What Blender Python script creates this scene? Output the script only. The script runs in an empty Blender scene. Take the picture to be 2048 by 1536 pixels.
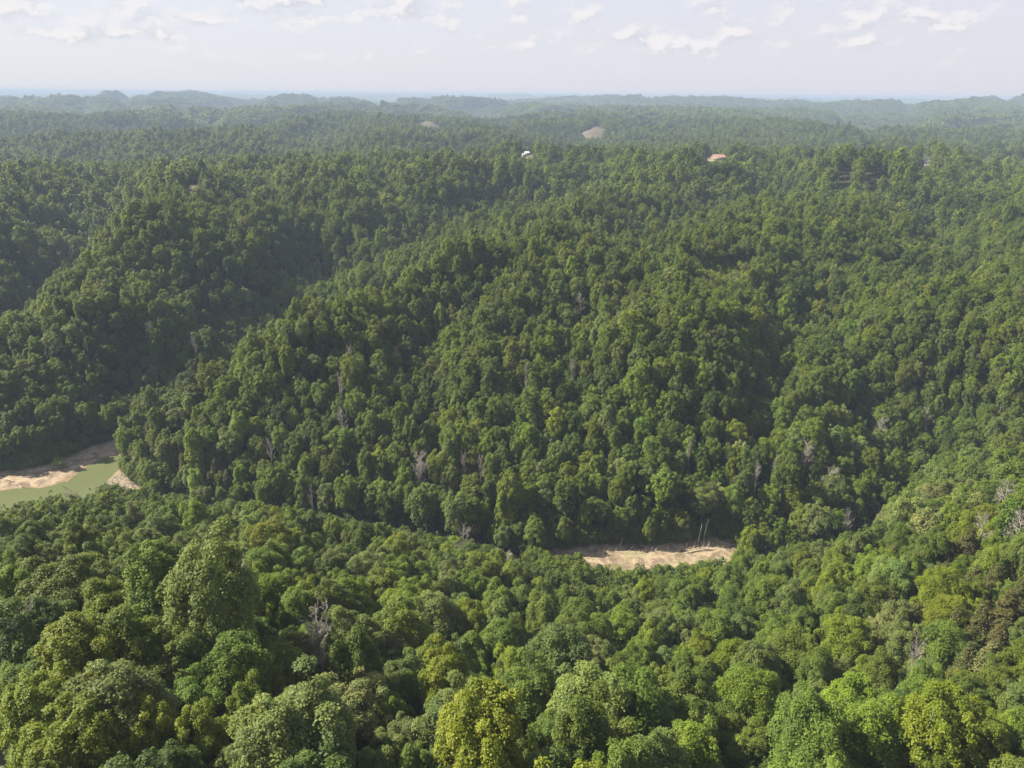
import bpy, math, random
import numpy as np
from mathutils import Vector, Matrix, Euler

random.seed(7)
RNG = np.random.default_rng(7)
scene = bpy.context.scene
COL = scene.collection

# ------------------------------------------------------------------ camera
CAM_H = 165.0
FOC = 1446.0                       # focal length in pixels of the 2048 px wide photograph
PITCH = math.radians(21.85)
ROLL = math.radians(0.42)
cam_data = bpy.data.cameras.new('camera')
cam_data.sensor_width = 36.0
cam_data.lens = 36.0 * FOC / 2048.0
cam_data.clip_start = 0.5
cam_data.clip_end = 120000.0
cam = bpy.data.objects.new('camera', cam_data)
COL.objects.link(cam)
cam.location = (0, 0, CAM_H)
Rcam = Euler((math.pi / 2 - PITCH, 0, 0), 'XYZ').to_matrix() @ Matrix.Rotation(ROLL, 3, 'Z')
cam.rotation_euler = Rcam.to_euler()
scene.camera = cam
RC = np.array(Rcam)

# ------------------------------------------------------------------ sun, sky, exposure
SUN_EL = math.radians(41)
SUN_AZ = math.radians(-78)         # measured from the viewing direction (+Y), negative = to the left
sdir = Vector((math.sin(SUN_AZ) * math.cos(SUN_EL), math.cos(SUN_AZ) * math.cos(SUN_EL), math.sin(SUN_EL)))
sun_data = bpy.data.lights.new('sun', 'SUN')
sun_data.energy = 5.0
sun_data.angle = math.radians(0.53)
sun_data.color = (1.0, 0.92, 0.76)
sun = bpy.data.objects.new('sun', sun_data)
sun.rotation_euler = sdir.to_track_quat('Z', 'Y').to_euler()
sun.location = (0, 0, 400)
COL.objects.link(sun)

world = bpy.data.worlds.new('World')
scene.world = world
world.use_nodes = True


class NT:
    """small helper for writing node trees"""
    def __init__(self, tree):
        self.t = tree
        tree.nodes.clear()

    def n(self, typ, ins=None, **props):
        nd = self.t.nodes.new(typ)
        for k, v in props.items():
            setattr(nd, k, v)
        for k, v in (ins or {}).items():
            s = nd.inputs[k]
            if isinstance(v, bpy.types.NodeSocket):
                self.t.links.new(v, s)
            else:
                s.default_value = v
        return nd

    def math(self, op, a, b=0.0, c=None, clamp=False):
        ins = {0: a, 1: b}
        if c is not None:
            ins[2] = c
        return self.n('ShaderNodeMath', ins, operation=op, use_clamp=clamp).outputs[0]

    def vmath(self, op, a, b=(0, 0, 0)):
        return self.n('ShaderNodeVectorMath', {0: a, 1: b}, operation=op).outputs[0]

    def mix(self, f, a, b, blend='MIX'):
        nd = self.n('ShaderNodeMix', {0: f, 6: a, 7: b}, data_type='RGBA', blend_type=blend)
        return nd.outputs[2]

    def ramp(self, f, a, b):
        """smooth step of f between a and b"""
        return self.n('ShaderNodeMapRange', {0: f, 1: a, 2: b, 3: 0.0, 4: 1.0}, interpolation_type='SMOOTHSTEP').outputs[0]

    def noise(self, vec, scale, detail=4.0, rough=0.55, dist=0.0):
        return self.n('ShaderNodeTexNoise', {'Vector': vec, 'Scale': scale, 'Detail': detail, 'Roughness': rough, 'Distortion': dist}).outputs['Fac']


w = NT(world.node_tree)
skyt = w.n('ShaderNodeTexSky')
skyt.sky_type = 'NISHITA'
skyt.sun_disc = False
skyt.sun_elevation = SUN_EL
skyt.sun_rotation = SUN_AZ
skyt.altitude = 300
skyt.air_density = 1.0
skyt.dust_density = 0.8
skyt.ozone_density = 1.2
tc = w.n('ShaderNodeTexCoord').outputs['Generated']
sep = w.n('ShaderNodeSeparateXYZ', {0: tc})
X, Y, Z = sep.outputs
zc = w.math('MAXIMUM', Z, 0.0)
# milky summer haze: thick at the horizon, thinner overhead
veil = w.math('MULTIPLY', w.math('POWER', w.math('SUBTRACT', 1.0, zc, clamp=True), 0.5), 0.98)
side = w.ramp(X, -0.9, 0.9)                        # a little brighter on the sun's side
veilc = w.mix(side, (2.52, 2.56, 2.74, 1), (2.36, 2.34, 2.60, 1))
col = w.mix(veil, skyt.outputs[0], veilc)
# fair weather cumulus on a flat layer: directions projected on a plane
inv = w.math('DIVIDE', 1.0, w.math('ADD', zc, 0.035))
px_ = w.math('MULTIPLY', X, inv)
py_ = w.math('MULTIPLY', Y, inv)
pv = w.n('ShaderNodeCombineXYZ', {0: px_, 1: py_, 2: 5.5}).outputs[0]
# cloud field in elevation/azimuth space: tops billow upwards, so use direction itself for the small shapes
dv = w.n('ShaderNodeCombineXYZ', {0: w.math('MULTIPLY', X, 1.0), 1: w.math('MULTIPLY', Z, 1.75), 2: 20.2}).outputs[0]
big = w.noise(pv, 0.42, 2.0, 0.5)
fine = w.noise(dv, 23.0, 6.0, 0.56, 0.0)
dens = w.math('ADD', w.math('MULTIPLY', big, 0.30), w.math('MULTIPLY', fine, 0.92))
high = w.ramp(Z, 0.03, 0.13)
thr = w.math('SUBTRACT', 0.61, w.math('MULTIPLY', high, 0.05))
cm = w.n('ShaderNodeMapRange', {0: w.math('SUBTRACT', dens, thr), 1: 0.0, 2: 0.20, 3: 0.0, 4: 1.0}, interpolation_type='SMOOTHSTEP').outputs[0]
cm = w.math('MULTIPLY', cm, w.ramp(Z, 0.018, 0.06))
dv2 = w.vmath('ADD', dv, (-0.007, 0.014, 0.0))
fine2 = w.noise(dv2, 23.0, 6.0, 0.56, 0.0)
lit = w.ramp(w.math('SUBTRACT', fine, fine2), -0.05, 0.05)
cloudc = w.mix(lit, (2.28, 2.30, 2.54, 1), (3.08, 2.99, 2.97, 1))
col = w.mix(w.math('MULTIPLY', cm, 0.85), col, cloudc)
# thin streaky high cloud
sv = w.n('ShaderNodeCombineXYZ', {0: px_, 1: w.math('MULTIPLY', py_, 2.5), 2: 0.0}).outputs[0]
streak = w.ramp(w.noise(sv, 0.5, 5.0, 0.6), 0.45, 0.75)
col = w.mix(w.math('MULTIPLY', streak, 0.22), col, (2.60, 2.58, 2.76, 1))
bg = w.n('ShaderNodeBackground', {0: col, 1: 0.095})
wo = w.n('ShaderNodeOutputWorld', {0: bg.outputs[0]})

vs = scene.view_settings
scene.display_settings.display_device = 'sRGB'
vs.view_transform = 'Standard'
vs.look = 'None'
vs.exposure = 1.68
vs.gamma = 1.0
vs.use_curve_mapping = False
cy = scene.cycles
cy.max_bounces = 6
cy.diffuse_bounces = 2
cy.glossy_bounces = 2
cy.transmission_bounces = 2
cy.transparent_max_bounces = 8
cy.volume_bounces = 0
cy.use_denoising = True
cy.sample_clamp_indirect = 4.0
cy.use_adaptive_sampling = False

# ------------------------------------------------------------------ numpy noise
_perm = np.random.default_rng(3).integers(0, 2 ** 16, 65536)


def _h(ix, iy, s):
    return _perm[(ix * 7349 + iy * 9151 + s * 5471 + _perm[(ix * 31 + iy * 17 + s) & 65535]) & 65535]


def perlin(x, y, s=0):
    x = np.asarray(x, float); y = np.asarray(y, float)
    ix = np.floor(x).astype(np.int64); iy = np.floor(y).astype(np.int64)
    fx = x - ix; fy = y - iy
    def g(dx, dy):
        a = _h(ix + dx, iy + dy, s) * (2 * math.pi / 65536)
        return np.cos(a) * (fx - dx) + np.sin(a) * (fy - dy)
    u = fx * fx * fx * (fx * (fx * 6 - 15) + 10); v = fy * fy * fy * (fy * (fy * 6 - 15) + 10)
    a = g(0, 0) * (1 - u) + g(1, 0) * u
    b = g(0, 1) * (1 - u) + g(1, 1) * u
    return (a * (1 - v) + b * v) * 1.5


def fbm(x, y, s=0, o=3):
    t = 0; a = 1.0; n = 0
    for k in range(o):
        t = t + a * perlin(np.asarray(x) * 2 ** k, np.asarray(y) * 2 ** k, s + k * 13); n += a; a *= 0.5
    return t / n


def sst(x, a, b):
    t = np.clip((x - a) / (b - a), 0, 1)
    return t * t * (3 - 2 * t)


# ------------------------------------------------------------------ pixel helpers (photograph 2048 x 1536)
def ray(px, py):
    v = np.array([px - 1024.0, -(py - 768.0), -FOC]) / FOC
    d = RC @ v
    return d / np.linalg.norm(d)


def at_z(px, py, z):
    d = ray(px, py)
    t = (z - CAM_H) / d[2]
    return np.array([d[0] * t, d[1] * t, z])


CTRL = [  # photograph x, y, ground height; the canopy seen there is 18 m higher
 (-200,1536,76),(0,1500,76),(300,1400,77),(300,1150,67),(0,1150,64),(0,1040,38),(-200,1040,40),(400,1025,31),(200,1030,34),
 (600,1536,75),(600,1300,64),(600,1150,50),(600,1060,30),(800,1100,24),
 (1024,1536,72),(1024,1350,56),(1024,1230,40),(1024,1150,16),(850,1250,50),
 (1400,1536,66),(1400,1350,50),(1400,1240,28),(1250,1190,10),(1500,1170,10),
 (1800,1536,62),(1800,1300,50),(1800,1150,38),(1800,1030,28),(2048,1400,60),(2048,1150,52),(2048,960,46),(1900,950,32),(2300,1200,60),(2300,1000,50),
 (1700,1080,6),(1900,890,12),(2048,840,22),(2300,800,30),
 (600,965,2),(420,975,1),(900,1010,2),(1200,1020,3),(1450,1010,4),(1620,1000,6),
 (900,850,16),(1200,850,20),(1200,780,28),(1200,700,38),(1200,600,49),(1200,500,62),
 (270,830,12),(400,740,27),(550,650,42),(700,570,55),(850,500,63),(950,470,67),(1100,440,71),(1300,430,72),
 (400,900,6),(500,800,20),(700,800,24),(700,700,37),(900,700,34),(840,640,36),(1000,560,50),(700,640,48),(900,600,44),
 (1060,620,52),(1100,560,56),(1320,640,50),(1350,560,58),
 (1500,900,12),(1500,800,26),(1500,700,37),(1440,540,64),(1440,600,54),(1600,600,44),(1640,540,50),(1580,680,34),
 (1750,700,38),(1750,800,24),(1900,780,30),(2048,740,40),(1900,620,52),(2048,560,58),(1700,500,60),(1900,450,66),(2048,400,70),
 (180,880,2),(300,745,8),(420,665,12),(540,600,18),(700,515,27),(850,450,35),(980,405,44),
 (100,870,8),(0,900,8),(100,750,26),(250,650,37),(0,740,24),(250,550,50),(400,560,46),(400,450,62),(380,385,74),(550,500,42),
 (600,400,64),(250,445,64),(120,570,46),(40,600,18),(90,520,24),(220,415,44),(0,480,44),(0,400,66),(150,365,72),(0,340,76),
 (300,342,76),(600,342,76),(800,345,74),(700,430,50),(850,385,60),(900,330,78),(1050,320,78),(1050,380,64),(1200,380,69),
 (1400,335,78),(1400,400,68),(1600,345,74),(1850,325,78),(1690,385,70),(1850,400,65),(1600,440,66),(1990,350,74),
 (-150,900,10),(-200,700,30),(-200,500,50),(-200,350,74),(2250,650,50),(2250,400,70),
 (200,308,46),(600,306,48),(0,305,46),(900,300,58),(200,280,62),(600,282,60),(1000,288,68),(1300,285,66),(1500,290,60),(1700,300,66),
 (2000,300,68),(400,262,78),(800,262,78),(1850,270,74),(100,262,76),
]


def lp(x, y):
    x = np.asarray(x, float); y = np.asarray(y, float)
    r = np.sqrt(x * x + y * y) + 1e-6
    return np.arctan2(x, y), np.log(r)


_cp = []
for (a, b, zg) in CTRL:
    p = at_z(a, b, zg + 18.0)
    _cp.append((p[0], p[1], zg))
for t in np.linspace(-math.pi, math.pi, 13):      # under and around the drone
    for r_, z_ in ((12, 80), (32, 79)):
        _cp.append((math.sin(t) * r_, math.cos(t) * r_, z_))
for t in (-2.6, -2.0, -1.5, 1.5, 2.0, 2.6, 3.14):
    for r_ in (90, 250, 700, 1500):
        _cp.append((math.sin(t) * r_, math.cos(t) * r_, 66))
_cp = np.array(_cp)
_ct, _cr = lp(_cp[:, 0], _cp[:, 1])
_D = np.sqrt((_ct[:, None] - _ct[None]) ** 2 + (_cr[:, None] - _cr[None]) ** 2 + 0.0009)
_n = len(_cp)
_A = np.zeros((_n + 1, _n + 1))
_A[:_n, :_n] = -_D + np.eye(_n) * 0.008
_A[:_n, _n] = 1; _A[_n, :_n] = 1
_W = np.linalg.solve(_A, np.append(_cp[:, 2], 0.0))


def rbf(x, y):
    t, r = lp(x, y)
    out = np.empty(t.shape); tf = t.ravel(); rf = r.ravel(); o = out.ravel()
    for i in range(0, len(tf), 20000):
        d = np.sqrt((tf[i:i + 20000, None] - _ct[None]) ** 2 + (rf[i:i + 20000, None] - _cr[None]) ** 2 + 0.0009)
        o[i:i + 20000] = -(d @ _W[:_n]) + _W[_n]
    return o.reshape(t.shape)


def poly_sd(x, y, P):
    """signed distance to polygon P (negative inside)"""
    x = np.asarray(x, float); y = np.asarray(y, float)
    d = np.full(x.shape, 1e18); inside = np.zeros(x.shape, bool)
    m = len(P)
    for i in range(m):
        ax, ay = P[i]; bx, by = P[(i + 1) % m]
        ex, ey = bx - ax, by - ay
        t = np.clip(((x - ax) * ex + (y - ay) * ey) / (ex * ex + ey * ey + 1e-9), 0, 1)
        d = np.minimum(d, (x - ax - t * ex) ** 2 + (y - ay - t * ey) ** 2)
        c = ((ay > y) != (by > y)) & (x < (bx - ax) * (y - ay) / (by - ay + 1e-12) + ax)
        inside ^= c
    d = np.sqrt(d)
    return np.where(inside, -d, d)


def line_d(x, y, P):
    d = np.full(np.shape(x), 1e18)
    for i in range(len(P) - 1):
        ax, ay = P[i]; bx, by = P[i + 1]
        ex, ey = bx - ax, by - ay
        t = np.clip(((x - ax) * ex + (y - ay) * ey) / (ex * ex + ey * ey + 1e-9), 0, 1)
        d = np.minimum(d, (x - ax - t * ex) ** 2 + (y - ay - t * ey) ** 2)
    return np.sqrt(d)


def poly_px(pts, z=0.0):
    return [tuple(at_z(a, b, z)[:2]) for a, b in pts]


POOL = poly_px([(-260, 1000), (-120, 992), (0, 983), (49, 975), (80, 977), (115, 969), (146, 949), (168, 935), (212, 914), (240, 912),
                (240, 936), (214, 962), (214, 990), (180, 1035), (0, 1075), (-260, 1110)])
SHORE = poly_px([(-260, 960), (0, 948), (60, 940), (110, 926), (200, 888), (258, 868), (262, 905), (246, 940), (268, 962), (306, 990), (288, 1003),
                 (210, 990), (180, 1035), (0, 1075), (-260, 1110)], 0.5)
RUBBLE = poly_px([(243, 938), (216, 960), (212, 986), (226, 1004), (300, 1012), (306, 990), (270, 960), (252, 948)], 0.4)
BAR = poly_px([(1072, 1128), (1085, 1104), (1150, 1094), (1240, 1092), (1340, 1088), (1420, 1078), (1462, 1082), (1484, 1096), (1490, 1125),
               (1470, 1160), (1400, 1150), (1330, 1160), (1235, 1168), (1190, 1160), (1130, 1140)], 0.8)
CREEK = [tuple(at_z(a, b, 0)[:2]) for a, b in [(214, 990), (420, 1030), (640, 1050), (850, 1080), (1000, 1112), (1085, 1122), (1300, 1130), (1500, 1132), (1640, 1100), (1740, 1055), (1860, 960)]]


def far_h(x, y):
    wx = x + 260 * fbm(x / 900, y / 900, 5, 2); wy = y + 260 * fbm(x / 900, y / 900, 9, 2)
    n1 = np.abs(perlin(wx / 1500 + 3.1, wy / 1500, 21))
    n2 = np.abs(perlin(wx / 520, wy / 520, 22))
    n3 = np.abs(perlin(wx / 230, wy / 230, 23))
    h = -16 + 102 * sst(n1, 0.0, 0.30) ** 0.75 * (0.35 + 0.65 * sst(n2, 0, 0.30)) * (0.78 + 0.22 * sst(n3, 0, 0.3))
    r = np.sqrt(x * x + y * y)
    h += (13 + 14 * sst(r, 2200, 4500)) * perlin(x / 900, y / 1300, 44)
    h += 34 * sst(fbm(x / 2600, y / 2600, 41, 2), -0.1, 0.5) * sst(r, 3500, 7000)
    h += 70 * sst(fbm(x / 7000, y / 5000, 47, 3), 0.0, 0.6) * sst(r, 7000, 14000) * (1.0 - 0.5 * sst(r, 25000, 45000))
    return h


def px_line(pts, zs):
    return [tuple(at_z(a, b, z + 18)[:2]) for (a, b), z in zip(pts, zs)]


def push(pts, dr):
    return [(x * (1 + dr / math.hypot(x, y)), y * (1 + dr / math.hypot(x, y))) for x, y in pts]


KNOLLS = []       # x, y, height, radius of the rises that carry clearings and houses
# hollows: line, depth, half width
HOLLOWS = [
 (push(px_line([(270,830),(400,740),(550,650),(700,570),(850,500),(950,470)], [12,27,42,55,63,67]), 50), 26, 30),
 (px_line([(835,770),(845,650),(890,560)], [25,37,50]), 8, 18),
 (px_line([(1010,700),(1040,620),(1075,570)], [38,48,55]), 5, 14),
 (px_line([(1150,770),(1165,650),(1185,570)], [28,43,54]), 6, 17),
 (px_line([(1545,800),(1545,650),(1560,560)], [26,42,52]), 9, 18),
 (px_line([(1790,740),(1700,620),(1640,510)], [32,44,56]), 7, 20),
 (px_line([(620,790),(650,700)], [22,34]), 7, 13),
 (px_line([(-80,680),(40,600),(95,520),(230,425)], [18,20,26,44]), 17, 30),
 (px_line([(480,650),(540,540),(610,450)], [16,34,50]), 14, 38),
 (px_line([(270,830),(400,740),(550,650),(700,570),(850,500),(950,470),(1060,445)], [12,27,42,55,63,67,70]), -6, 22),
 (px_line([(120,570),(250,445),(380,385)], [46,64,74]), -6, 36),
 (px_line([(230,730),(260,620)], [20,38]), 8, 18),
 (px_line([(980,405),(1030,370),(1000,335)], [44,60,74]), 14, 45),
 (px_line([(1240,470),(1330,400),(1500,360)], [60,66,70]), 13, 34),
 (px_line([(1860,520),(1930,430),(1850,385)], [56,64,66]), 14, 34),
 (px_line([(0,430),(120,395),(240,360)], [50,60,70]), 14, 50),
 (px_line([(-150,322),(100,318),(350,318),(600,316),(760,312)], [55,52,52,54,58]), 8, 130),
 (px_line([(1230,312),(1400,300),(1650,312),(1900,300),(2100,304)], [60,58,54,58,58]), 9, 90),
 (px_line([(1000,300),(1150,285),(1230,262)], [58,56,58]), 26, 120),
 (px_line([(150,375),(150,335)], [66,74]), 13, 34), (px_line([(500,385),(500,330)], [64,72]), 15, 40), (px_line([(760,370),(760,335)], [64,72]), 12, 34),
 (px_line([(1150,375),(1150,332)], [64,72]), 13, 38), (px_line([(1560,375),(1560,335)], [64,72]), 14, 36), (px_line([(1960,375),(1960,335)], [64,72]), 12, 36),
 (px_line([(330,345),(350,338)], [72,74]), -9, 45), (px_line([(940,338),(960,332)], [72,74]), -8, 40), (px_line([(1340,340),(1370,336)], [72,74]), -9, 40), (px_line([(1760,345),(1790,338)], [72,74]), -8, 40),
 (px_line([(-100,270),(250,268),(550,272),(800,266)], [58,58,56,58]), 14, 170),
]




def height(x, y):
    x = np.asarray(x, float); y = np.asarray(y, float)
    r = np.sqrt(x * x + y * y)
    near = rbf(x, y)
    amp = 2.0 + 6.0 * sst(r, 230, 420)
    rid = amp * (0.35 - 2.2 * np.abs(perlin(x / 85 + 0.3, y / 85, 61))) * sst(near, 4, 30) + 1.2 * fbm(x / 22, y / 22, 65, 2)
    rid = rid + 20 * sst(r, 600, 1300) * (0.30 - 2.4 * np.abs(perlin(x / 270, y / 270, 62)))
    for P, dep, wd in HOLLOWS:
        d = line_d(x, y, P)
        rid = rid - 1.35 * dep * np.exp(-(d / wd) ** 2) * sst(near, 2, 26)
    far = far_h(x, y)
    k = sst(r, 1300, 3000)
    z = near * (1 - k) + far * k
    for hx, hy, hh, hr in KNOLLS:
        z = z + hh * np.exp(-((x - hx) ** 2 + (y - hy) ** 2) / hr ** 2)
    # the creek valley floor, the sandy bar and the pool
    dc = line_d(x, y, CREEK)
    z = np.where(r < 700, np.minimum(z, 1.2 + 0.48 * np.maximum(dc - 7, 0) + 0.006 * dc * dc), z)
    z = z + rid * (1 - k) * np.where(r < 700, sst(dc, 8, 45), 1.0)
    sb = poly_sd(x, y, BAR)
    zb = 0.9 + 0.75 * np.maximum(sb, 0) + 0.25 * fbm(x / 5, y / 5, 71, 3) + 0.6 * sst(perlin(x / 14, y / 9, 72), 0.0, 0.5)
    z = np.where(r < 700, np.minimum(z, zb), z)
    z = np.where((r < 700) & (z < 0.9), np.maximum(z, 0.9 + 0.3 * fbm(x / 5, y / 5, 71, 3)), z)
    ss = poly_sd(x, y, SHORE); sp = poly_sd(x, y, POOL)
    zs = np.where(sp > 0, 0.03 + 0.075 * sp + 0.55 * np.maximum(ss, 0), -0.03 + 0.12 * np.maximum(sp, -12))
    zs = zs + 0.10 * fbm(x / 6, y / 6, 75, 3) * sst(sp, 0.5, 5)
    blend = (r < 700) & (sp < 120)
    z = np.where(blend, np.where(ss < 0, zs, np.minimum(z, zs)), z)
    z = np.where((r < 700) & (sp > 0), np.maximum(z, 0.02), z)
    return z


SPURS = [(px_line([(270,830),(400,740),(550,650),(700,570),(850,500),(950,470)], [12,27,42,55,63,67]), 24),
         (px_line([(1230,640),(1330,585),(1440,548)], [46,56,64]), 26), (px_line([(120,570),(250,445),(380,385)], [46,64,74]), 34)]  # trees along these get lighter greens, standing in for sunlit crests


# higher hills out in the haze
for px_k, r_k, h_k, w_k in [(115, 5800, 66, 300), (305, 5900, 62, 420), (30, 4400, 42, 520), (560, 5300, 40, 520), (1010, 4700, 34, 420), (1250, 6100, 48, 520),
                            (1480, 5600, 44, 700), (1780, 5000, 38, 620), (760, 3600, 22, 420), (1990, 5900, 50, 600)]:
    d_k = ray(px_k, 200); q_k = math.hypot(d_k[0], d_k[1])
    KNOLLS.append((d_k[0] / q_k * r_k, d_k[1] / q_k * r_k, h_k, w_k))


def ground_at(px, py, up=0.0):
    """the first point of the ground (raised by up) that photograph pixel px,py looks at"""
    d = ray(px, py)
    ts = np.concatenate([np.arange(30, 700, 1.5), np.geomspace(700, 40000, 900)])
    X_, Y_, Z_ = d[0] * ts, d[1] * ts, CAM_H + d[2] * ts
    g = height(X_, Y_) + up
    below = np.nonzero(Z_ < g)[0]
    i = below[0] if len(below) else len(ts) - 1
    return np.array([X_[i], Y_[i], g[i] - up])


def project(p):
    v = RC.T @ (np.asarray(p, float) - np.array([0, 0, CAM_H]))
    return 1024 + FOC * v[0] / -v[2], 768 - FOC * v[1] / -v[2]


# ------------------------------------------------------------------ object helpers
def tag(o, label=None, cat=None, group=None, kind=None):
    if label: o['label'] = label
    if cat: o['category'] = cat
    if group: o['group'] = group
    if kind: o['kind'] = kind
    return o


def mesh_from(name, V, F, mats=(), smooth=False, attrs=None, midx=None):
    """V (n,3) array, F (m,k) int array of equal-sized faces or list of lists"""
    me = bpy.data.meshes.new(name)
    V = np.asarray(V, np.float32)
    if isinstance(F, np.ndarray):
        m, k = F.shape
        me.vertices.add(len(V)); me.vertices.foreach_set('co', V.ravel())
        me.loops.add(m * k); me.loops.foreach_set('vertex_index', F.ravel().astype(np.int32))
        me.polygons.add(m)
        me.polygons.foreach_set('loop_start', np.arange(0, m * k, k, dtype=np.int32))
        me.polygons.foreach_set('loop_total', np.full(m, k, np.int32))
        me.update(calc_edges=True)
    else:
        me.from_pydata([tuple(map(float, v)) for v in V], [], F)
        me.update()
    for mt in mats: me.materials.append(mt)
    if midx is not None: me.polygons.foreach_set('material_index', np.asarray(midx, np.int32))
    if smooth: me.polygons.foreach_set('use_smooth', np.ones(len(me.polygons), bool))
    for an, (dom, typ, arr) in (attrs or {}).items():
        at = me.attributes.new(an, typ, dom)
        key = {'FLOAT': 'value', 'FLOAT_VECTOR': 'vector', 'INT': 'value', 'FLOAT_COLOR': 'color'}[typ]
        at.data.foreach_set(key, np.asarray(arr, np.int32 if typ == 'INT' else np.float32).ravel())
    return me


def link(name, data, parent=None, loc=None):
    o = bpy.data.objects.new(name, data)
    COL.objects.link(o)
    if parent is not None: o.parent = parent
    if loc is not None: o.location = loc
    return o


def new_mat(name):
    m = bpy.data.materials.new(name)
    m.use_nodes = True
    return m, NT(m.node_tree)


# ------------------------------------------------------------------ materials
def leaf_material():
    m, t = new_mat('leaves')
    tint = t.n('ShaderNodeAttribute', attribute_type='INSTANCER', attribute_name='tint').outputs['Color']
    v = t.n('ShaderNodeAttribute', attribute_type='GEOMETRY', attribute_name='shade').outputs['Fac']
    # every leaf spray is a little lighter or darker, yellower or bluer than its neighbours
    co = t.n('ShaderNodeTexCoord').outputs['Object']
    v = t.math('ADD', t.math('MULTIPLY', v, 0.75), t.math('MULTIPLY', t.noise(co, 0.33, 2.0), 0.25))
    c = t.mix(v, (0.56, 0.66, 0.74, 1), (1.50, 1.34, 1.00, 1))
    c = t.mix(1.0, tint, c, 'MULTIPLY')
    d = t.n('ShaderNodeBsdfPrincipled', {'Base Color': c, 'Roughness': 0.55, 'Specular IOR Level': 0.18})
    tr = t.n('ShaderNodeBsdfTranslucent', {'Color': t.mix(1.0, c, (1.35, 1.2, 0.4, 1), 'MULTIPLY')})
    mx = t.n('ShaderNodeMixShader', {0: 0.36, 1: d.outputs[0], 2: tr.outputs[0]})
    t.n('ShaderNodeOutputMaterial', {0: mx.outputs[0]})
    return m


def bark_material(name, a, b):
    m, t = new_mat(name)
    co = t.n('ShaderNodeTexCoord').outputs['Object']
    c = t.mix(t.noise(co, 1.7, 5), a, b)
    d = t.n('ShaderNodeBsdfPrincipled', {'Base Color': c, 'Roughness': 0.9, 'Specular IOR Level': 0.2})
    t.n('ShaderNodeOutputMaterial', {0: d.outputs[0]})
    return m


def plain(name, col, rough=0.8, var=0.25, scale=2.0, metal=0.0):
    m, t = new_mat(name)
    co = t.n('ShaderNodeTexCoord').outputs['Object']
    n = t.noise(co, scale, 5)
    a = tuple(c * (1 - var) for c in col) + (1,); b = tuple(c * (1 + var) for c in col) + (1,)
    d = t.n('ShaderNodeBsdfPrincipled', {'Base Color': t.mix(n, a, b), 'Roughness': rough, 'Metallic': metal})
    t.n('ShaderNodeOutputMaterial', {0: d.outputs[0]})
    return m


M_LEAF = leaf_material()
M_BARK = bark_material('bark', (0.10, 0.085, 0.07, 1), (0.22, 0.19, 0.16, 1))
M_DEAD = bark_material('dead_wood', (0.20, 0.175, 0.155, 1), (0.34, 0.30, 0.27, 1))
M_PALE = bark_material('pale_bark', (0.34, 0.32, 0.28, 1), (0.58, 0.55, 0.50, 1))
M_DRIFT = bark_material('driftwood', (0.26, 0.21, 0.17, 1), (0.48, 0.41, 0.34, 1))


def ground_material():
    m, t = new_mat('forest_floor')
    co = t.n('ShaderNodeTexCoord').outputs['Object']
    geo = t.n('ShaderNodeNewGeometry').outputs['Position']
    cov = t.n('ShaderNodeAttribute', attribute_type='GEOMETRY', attribute_name='cover').outputs['Color']
    s = t.n('ShaderNodeSeparateColor', {0: cov})
    sand, field, far = s.outputs[0], s.outputs[1], s.outputs[2]
    litter = t.mix(t.noise(co, 0.35, 6), (0.012, 0.016, 0.006, 1), (0.045, 0.045, 0.02, 1))
    # distant woods seen as one surface: mottled crowns
    vor = t.n('ShaderNodeTexVoronoi', {'Vector': co, 'Scale': 0.085}, feature='F1').outputs['Color']
    vs_ = t.n('ShaderNodeSeparateColor', {0: vor}).outputs[0]
    woods = t.mix(vs_, (0.018, 0.036, 0.012, 1), (0.060, 0.092, 0.028, 1))
    woods = t.mix(t.ramp(t.noise(co, 0.0016, 4), 0.45, 0.7), woods, (0.05, 0.06, 0.025, 1))
    base = t.mix(far, litter, woods)
    n1 = t.noise(co, 0.22, 7, 0.62, 0.6)
    n2 = t.noise(co, 1.3, 6, 0.65)
    sandc = t.mix(t.ramp(n1, 0.35, 0.62), (0.125, 0.094, 0.062, 1), (0.29, 0.225, 0.155, 1))
    sandc = t.mix(t.math('MULTIPLY', t.ramp(n2, 0.50, 0.72), 0.55), sandc, (0.11, 0.082, 0.05, 1))
    weeds = t.math('MULTIPLY', t.ramp(t.noise(co, 0.10, 5, 0.6), 0.46, 0.62), t.ramp(n2, 0.40, 0.60))
    zpos = t.n('ShaderNodeSeparateXYZ', {0: geo}).outputs[2]
    weeds = t.math('MULTIPLY', weeds, t.ramp(zpos, 0.7, 1.1))
    sandc = t.mix(t.math('MULTIPLY', weeds, 0.75), sandc, (0.13, 0.15, 0.045, 1))
    # silt kept wet by the water's edge
    wet = t.math('SUBTRACT', 1.0, t.ramp(zpos, 0.0, 0.16))
    sandc = t.mix(t.math('MULTIPLY', wet, 0.75), sandc, (0.17, 0.115, 0.06, 1))
    c = t.mix(sand, base, sandc)
    grass = t.mix(t.noise(co, 0.05, 6), (0.075, 0.066, 0.042, 1), (0.125, 0.104, 0.070, 1))
    c = t.mix(field, c, grass)
    bump = t.n('ShaderNodeBump', {'Strength': 0.6, 'Distance': 0.35, 'Height': n2})
    d = t.n('ShaderNodeBsdfPrincipled', {'Base Color': c, 'Roughness': 0.92, 'Specular IOR Level': 0.15, 'Normal': bump.outputs[0]})
    t.n('ShaderNodeOutputMaterial', {0: d.outputs[0]})
    return m


M_GROUND = ground_material()

# ------------------------------------------------------------------ open ground: meadows, clearings, drive
def field_poly(pts):
    """photograph outline with a chosen distance for each corner"""
    out = []
    for (a, b, z) in pts:
        p = at_z(a, b, z)
        out.append((p[0], p[1]))
    return out


def hit_poly(pts):
    return [tuple(ground_at(a, b)[:2]) for a, b in pts]


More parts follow.
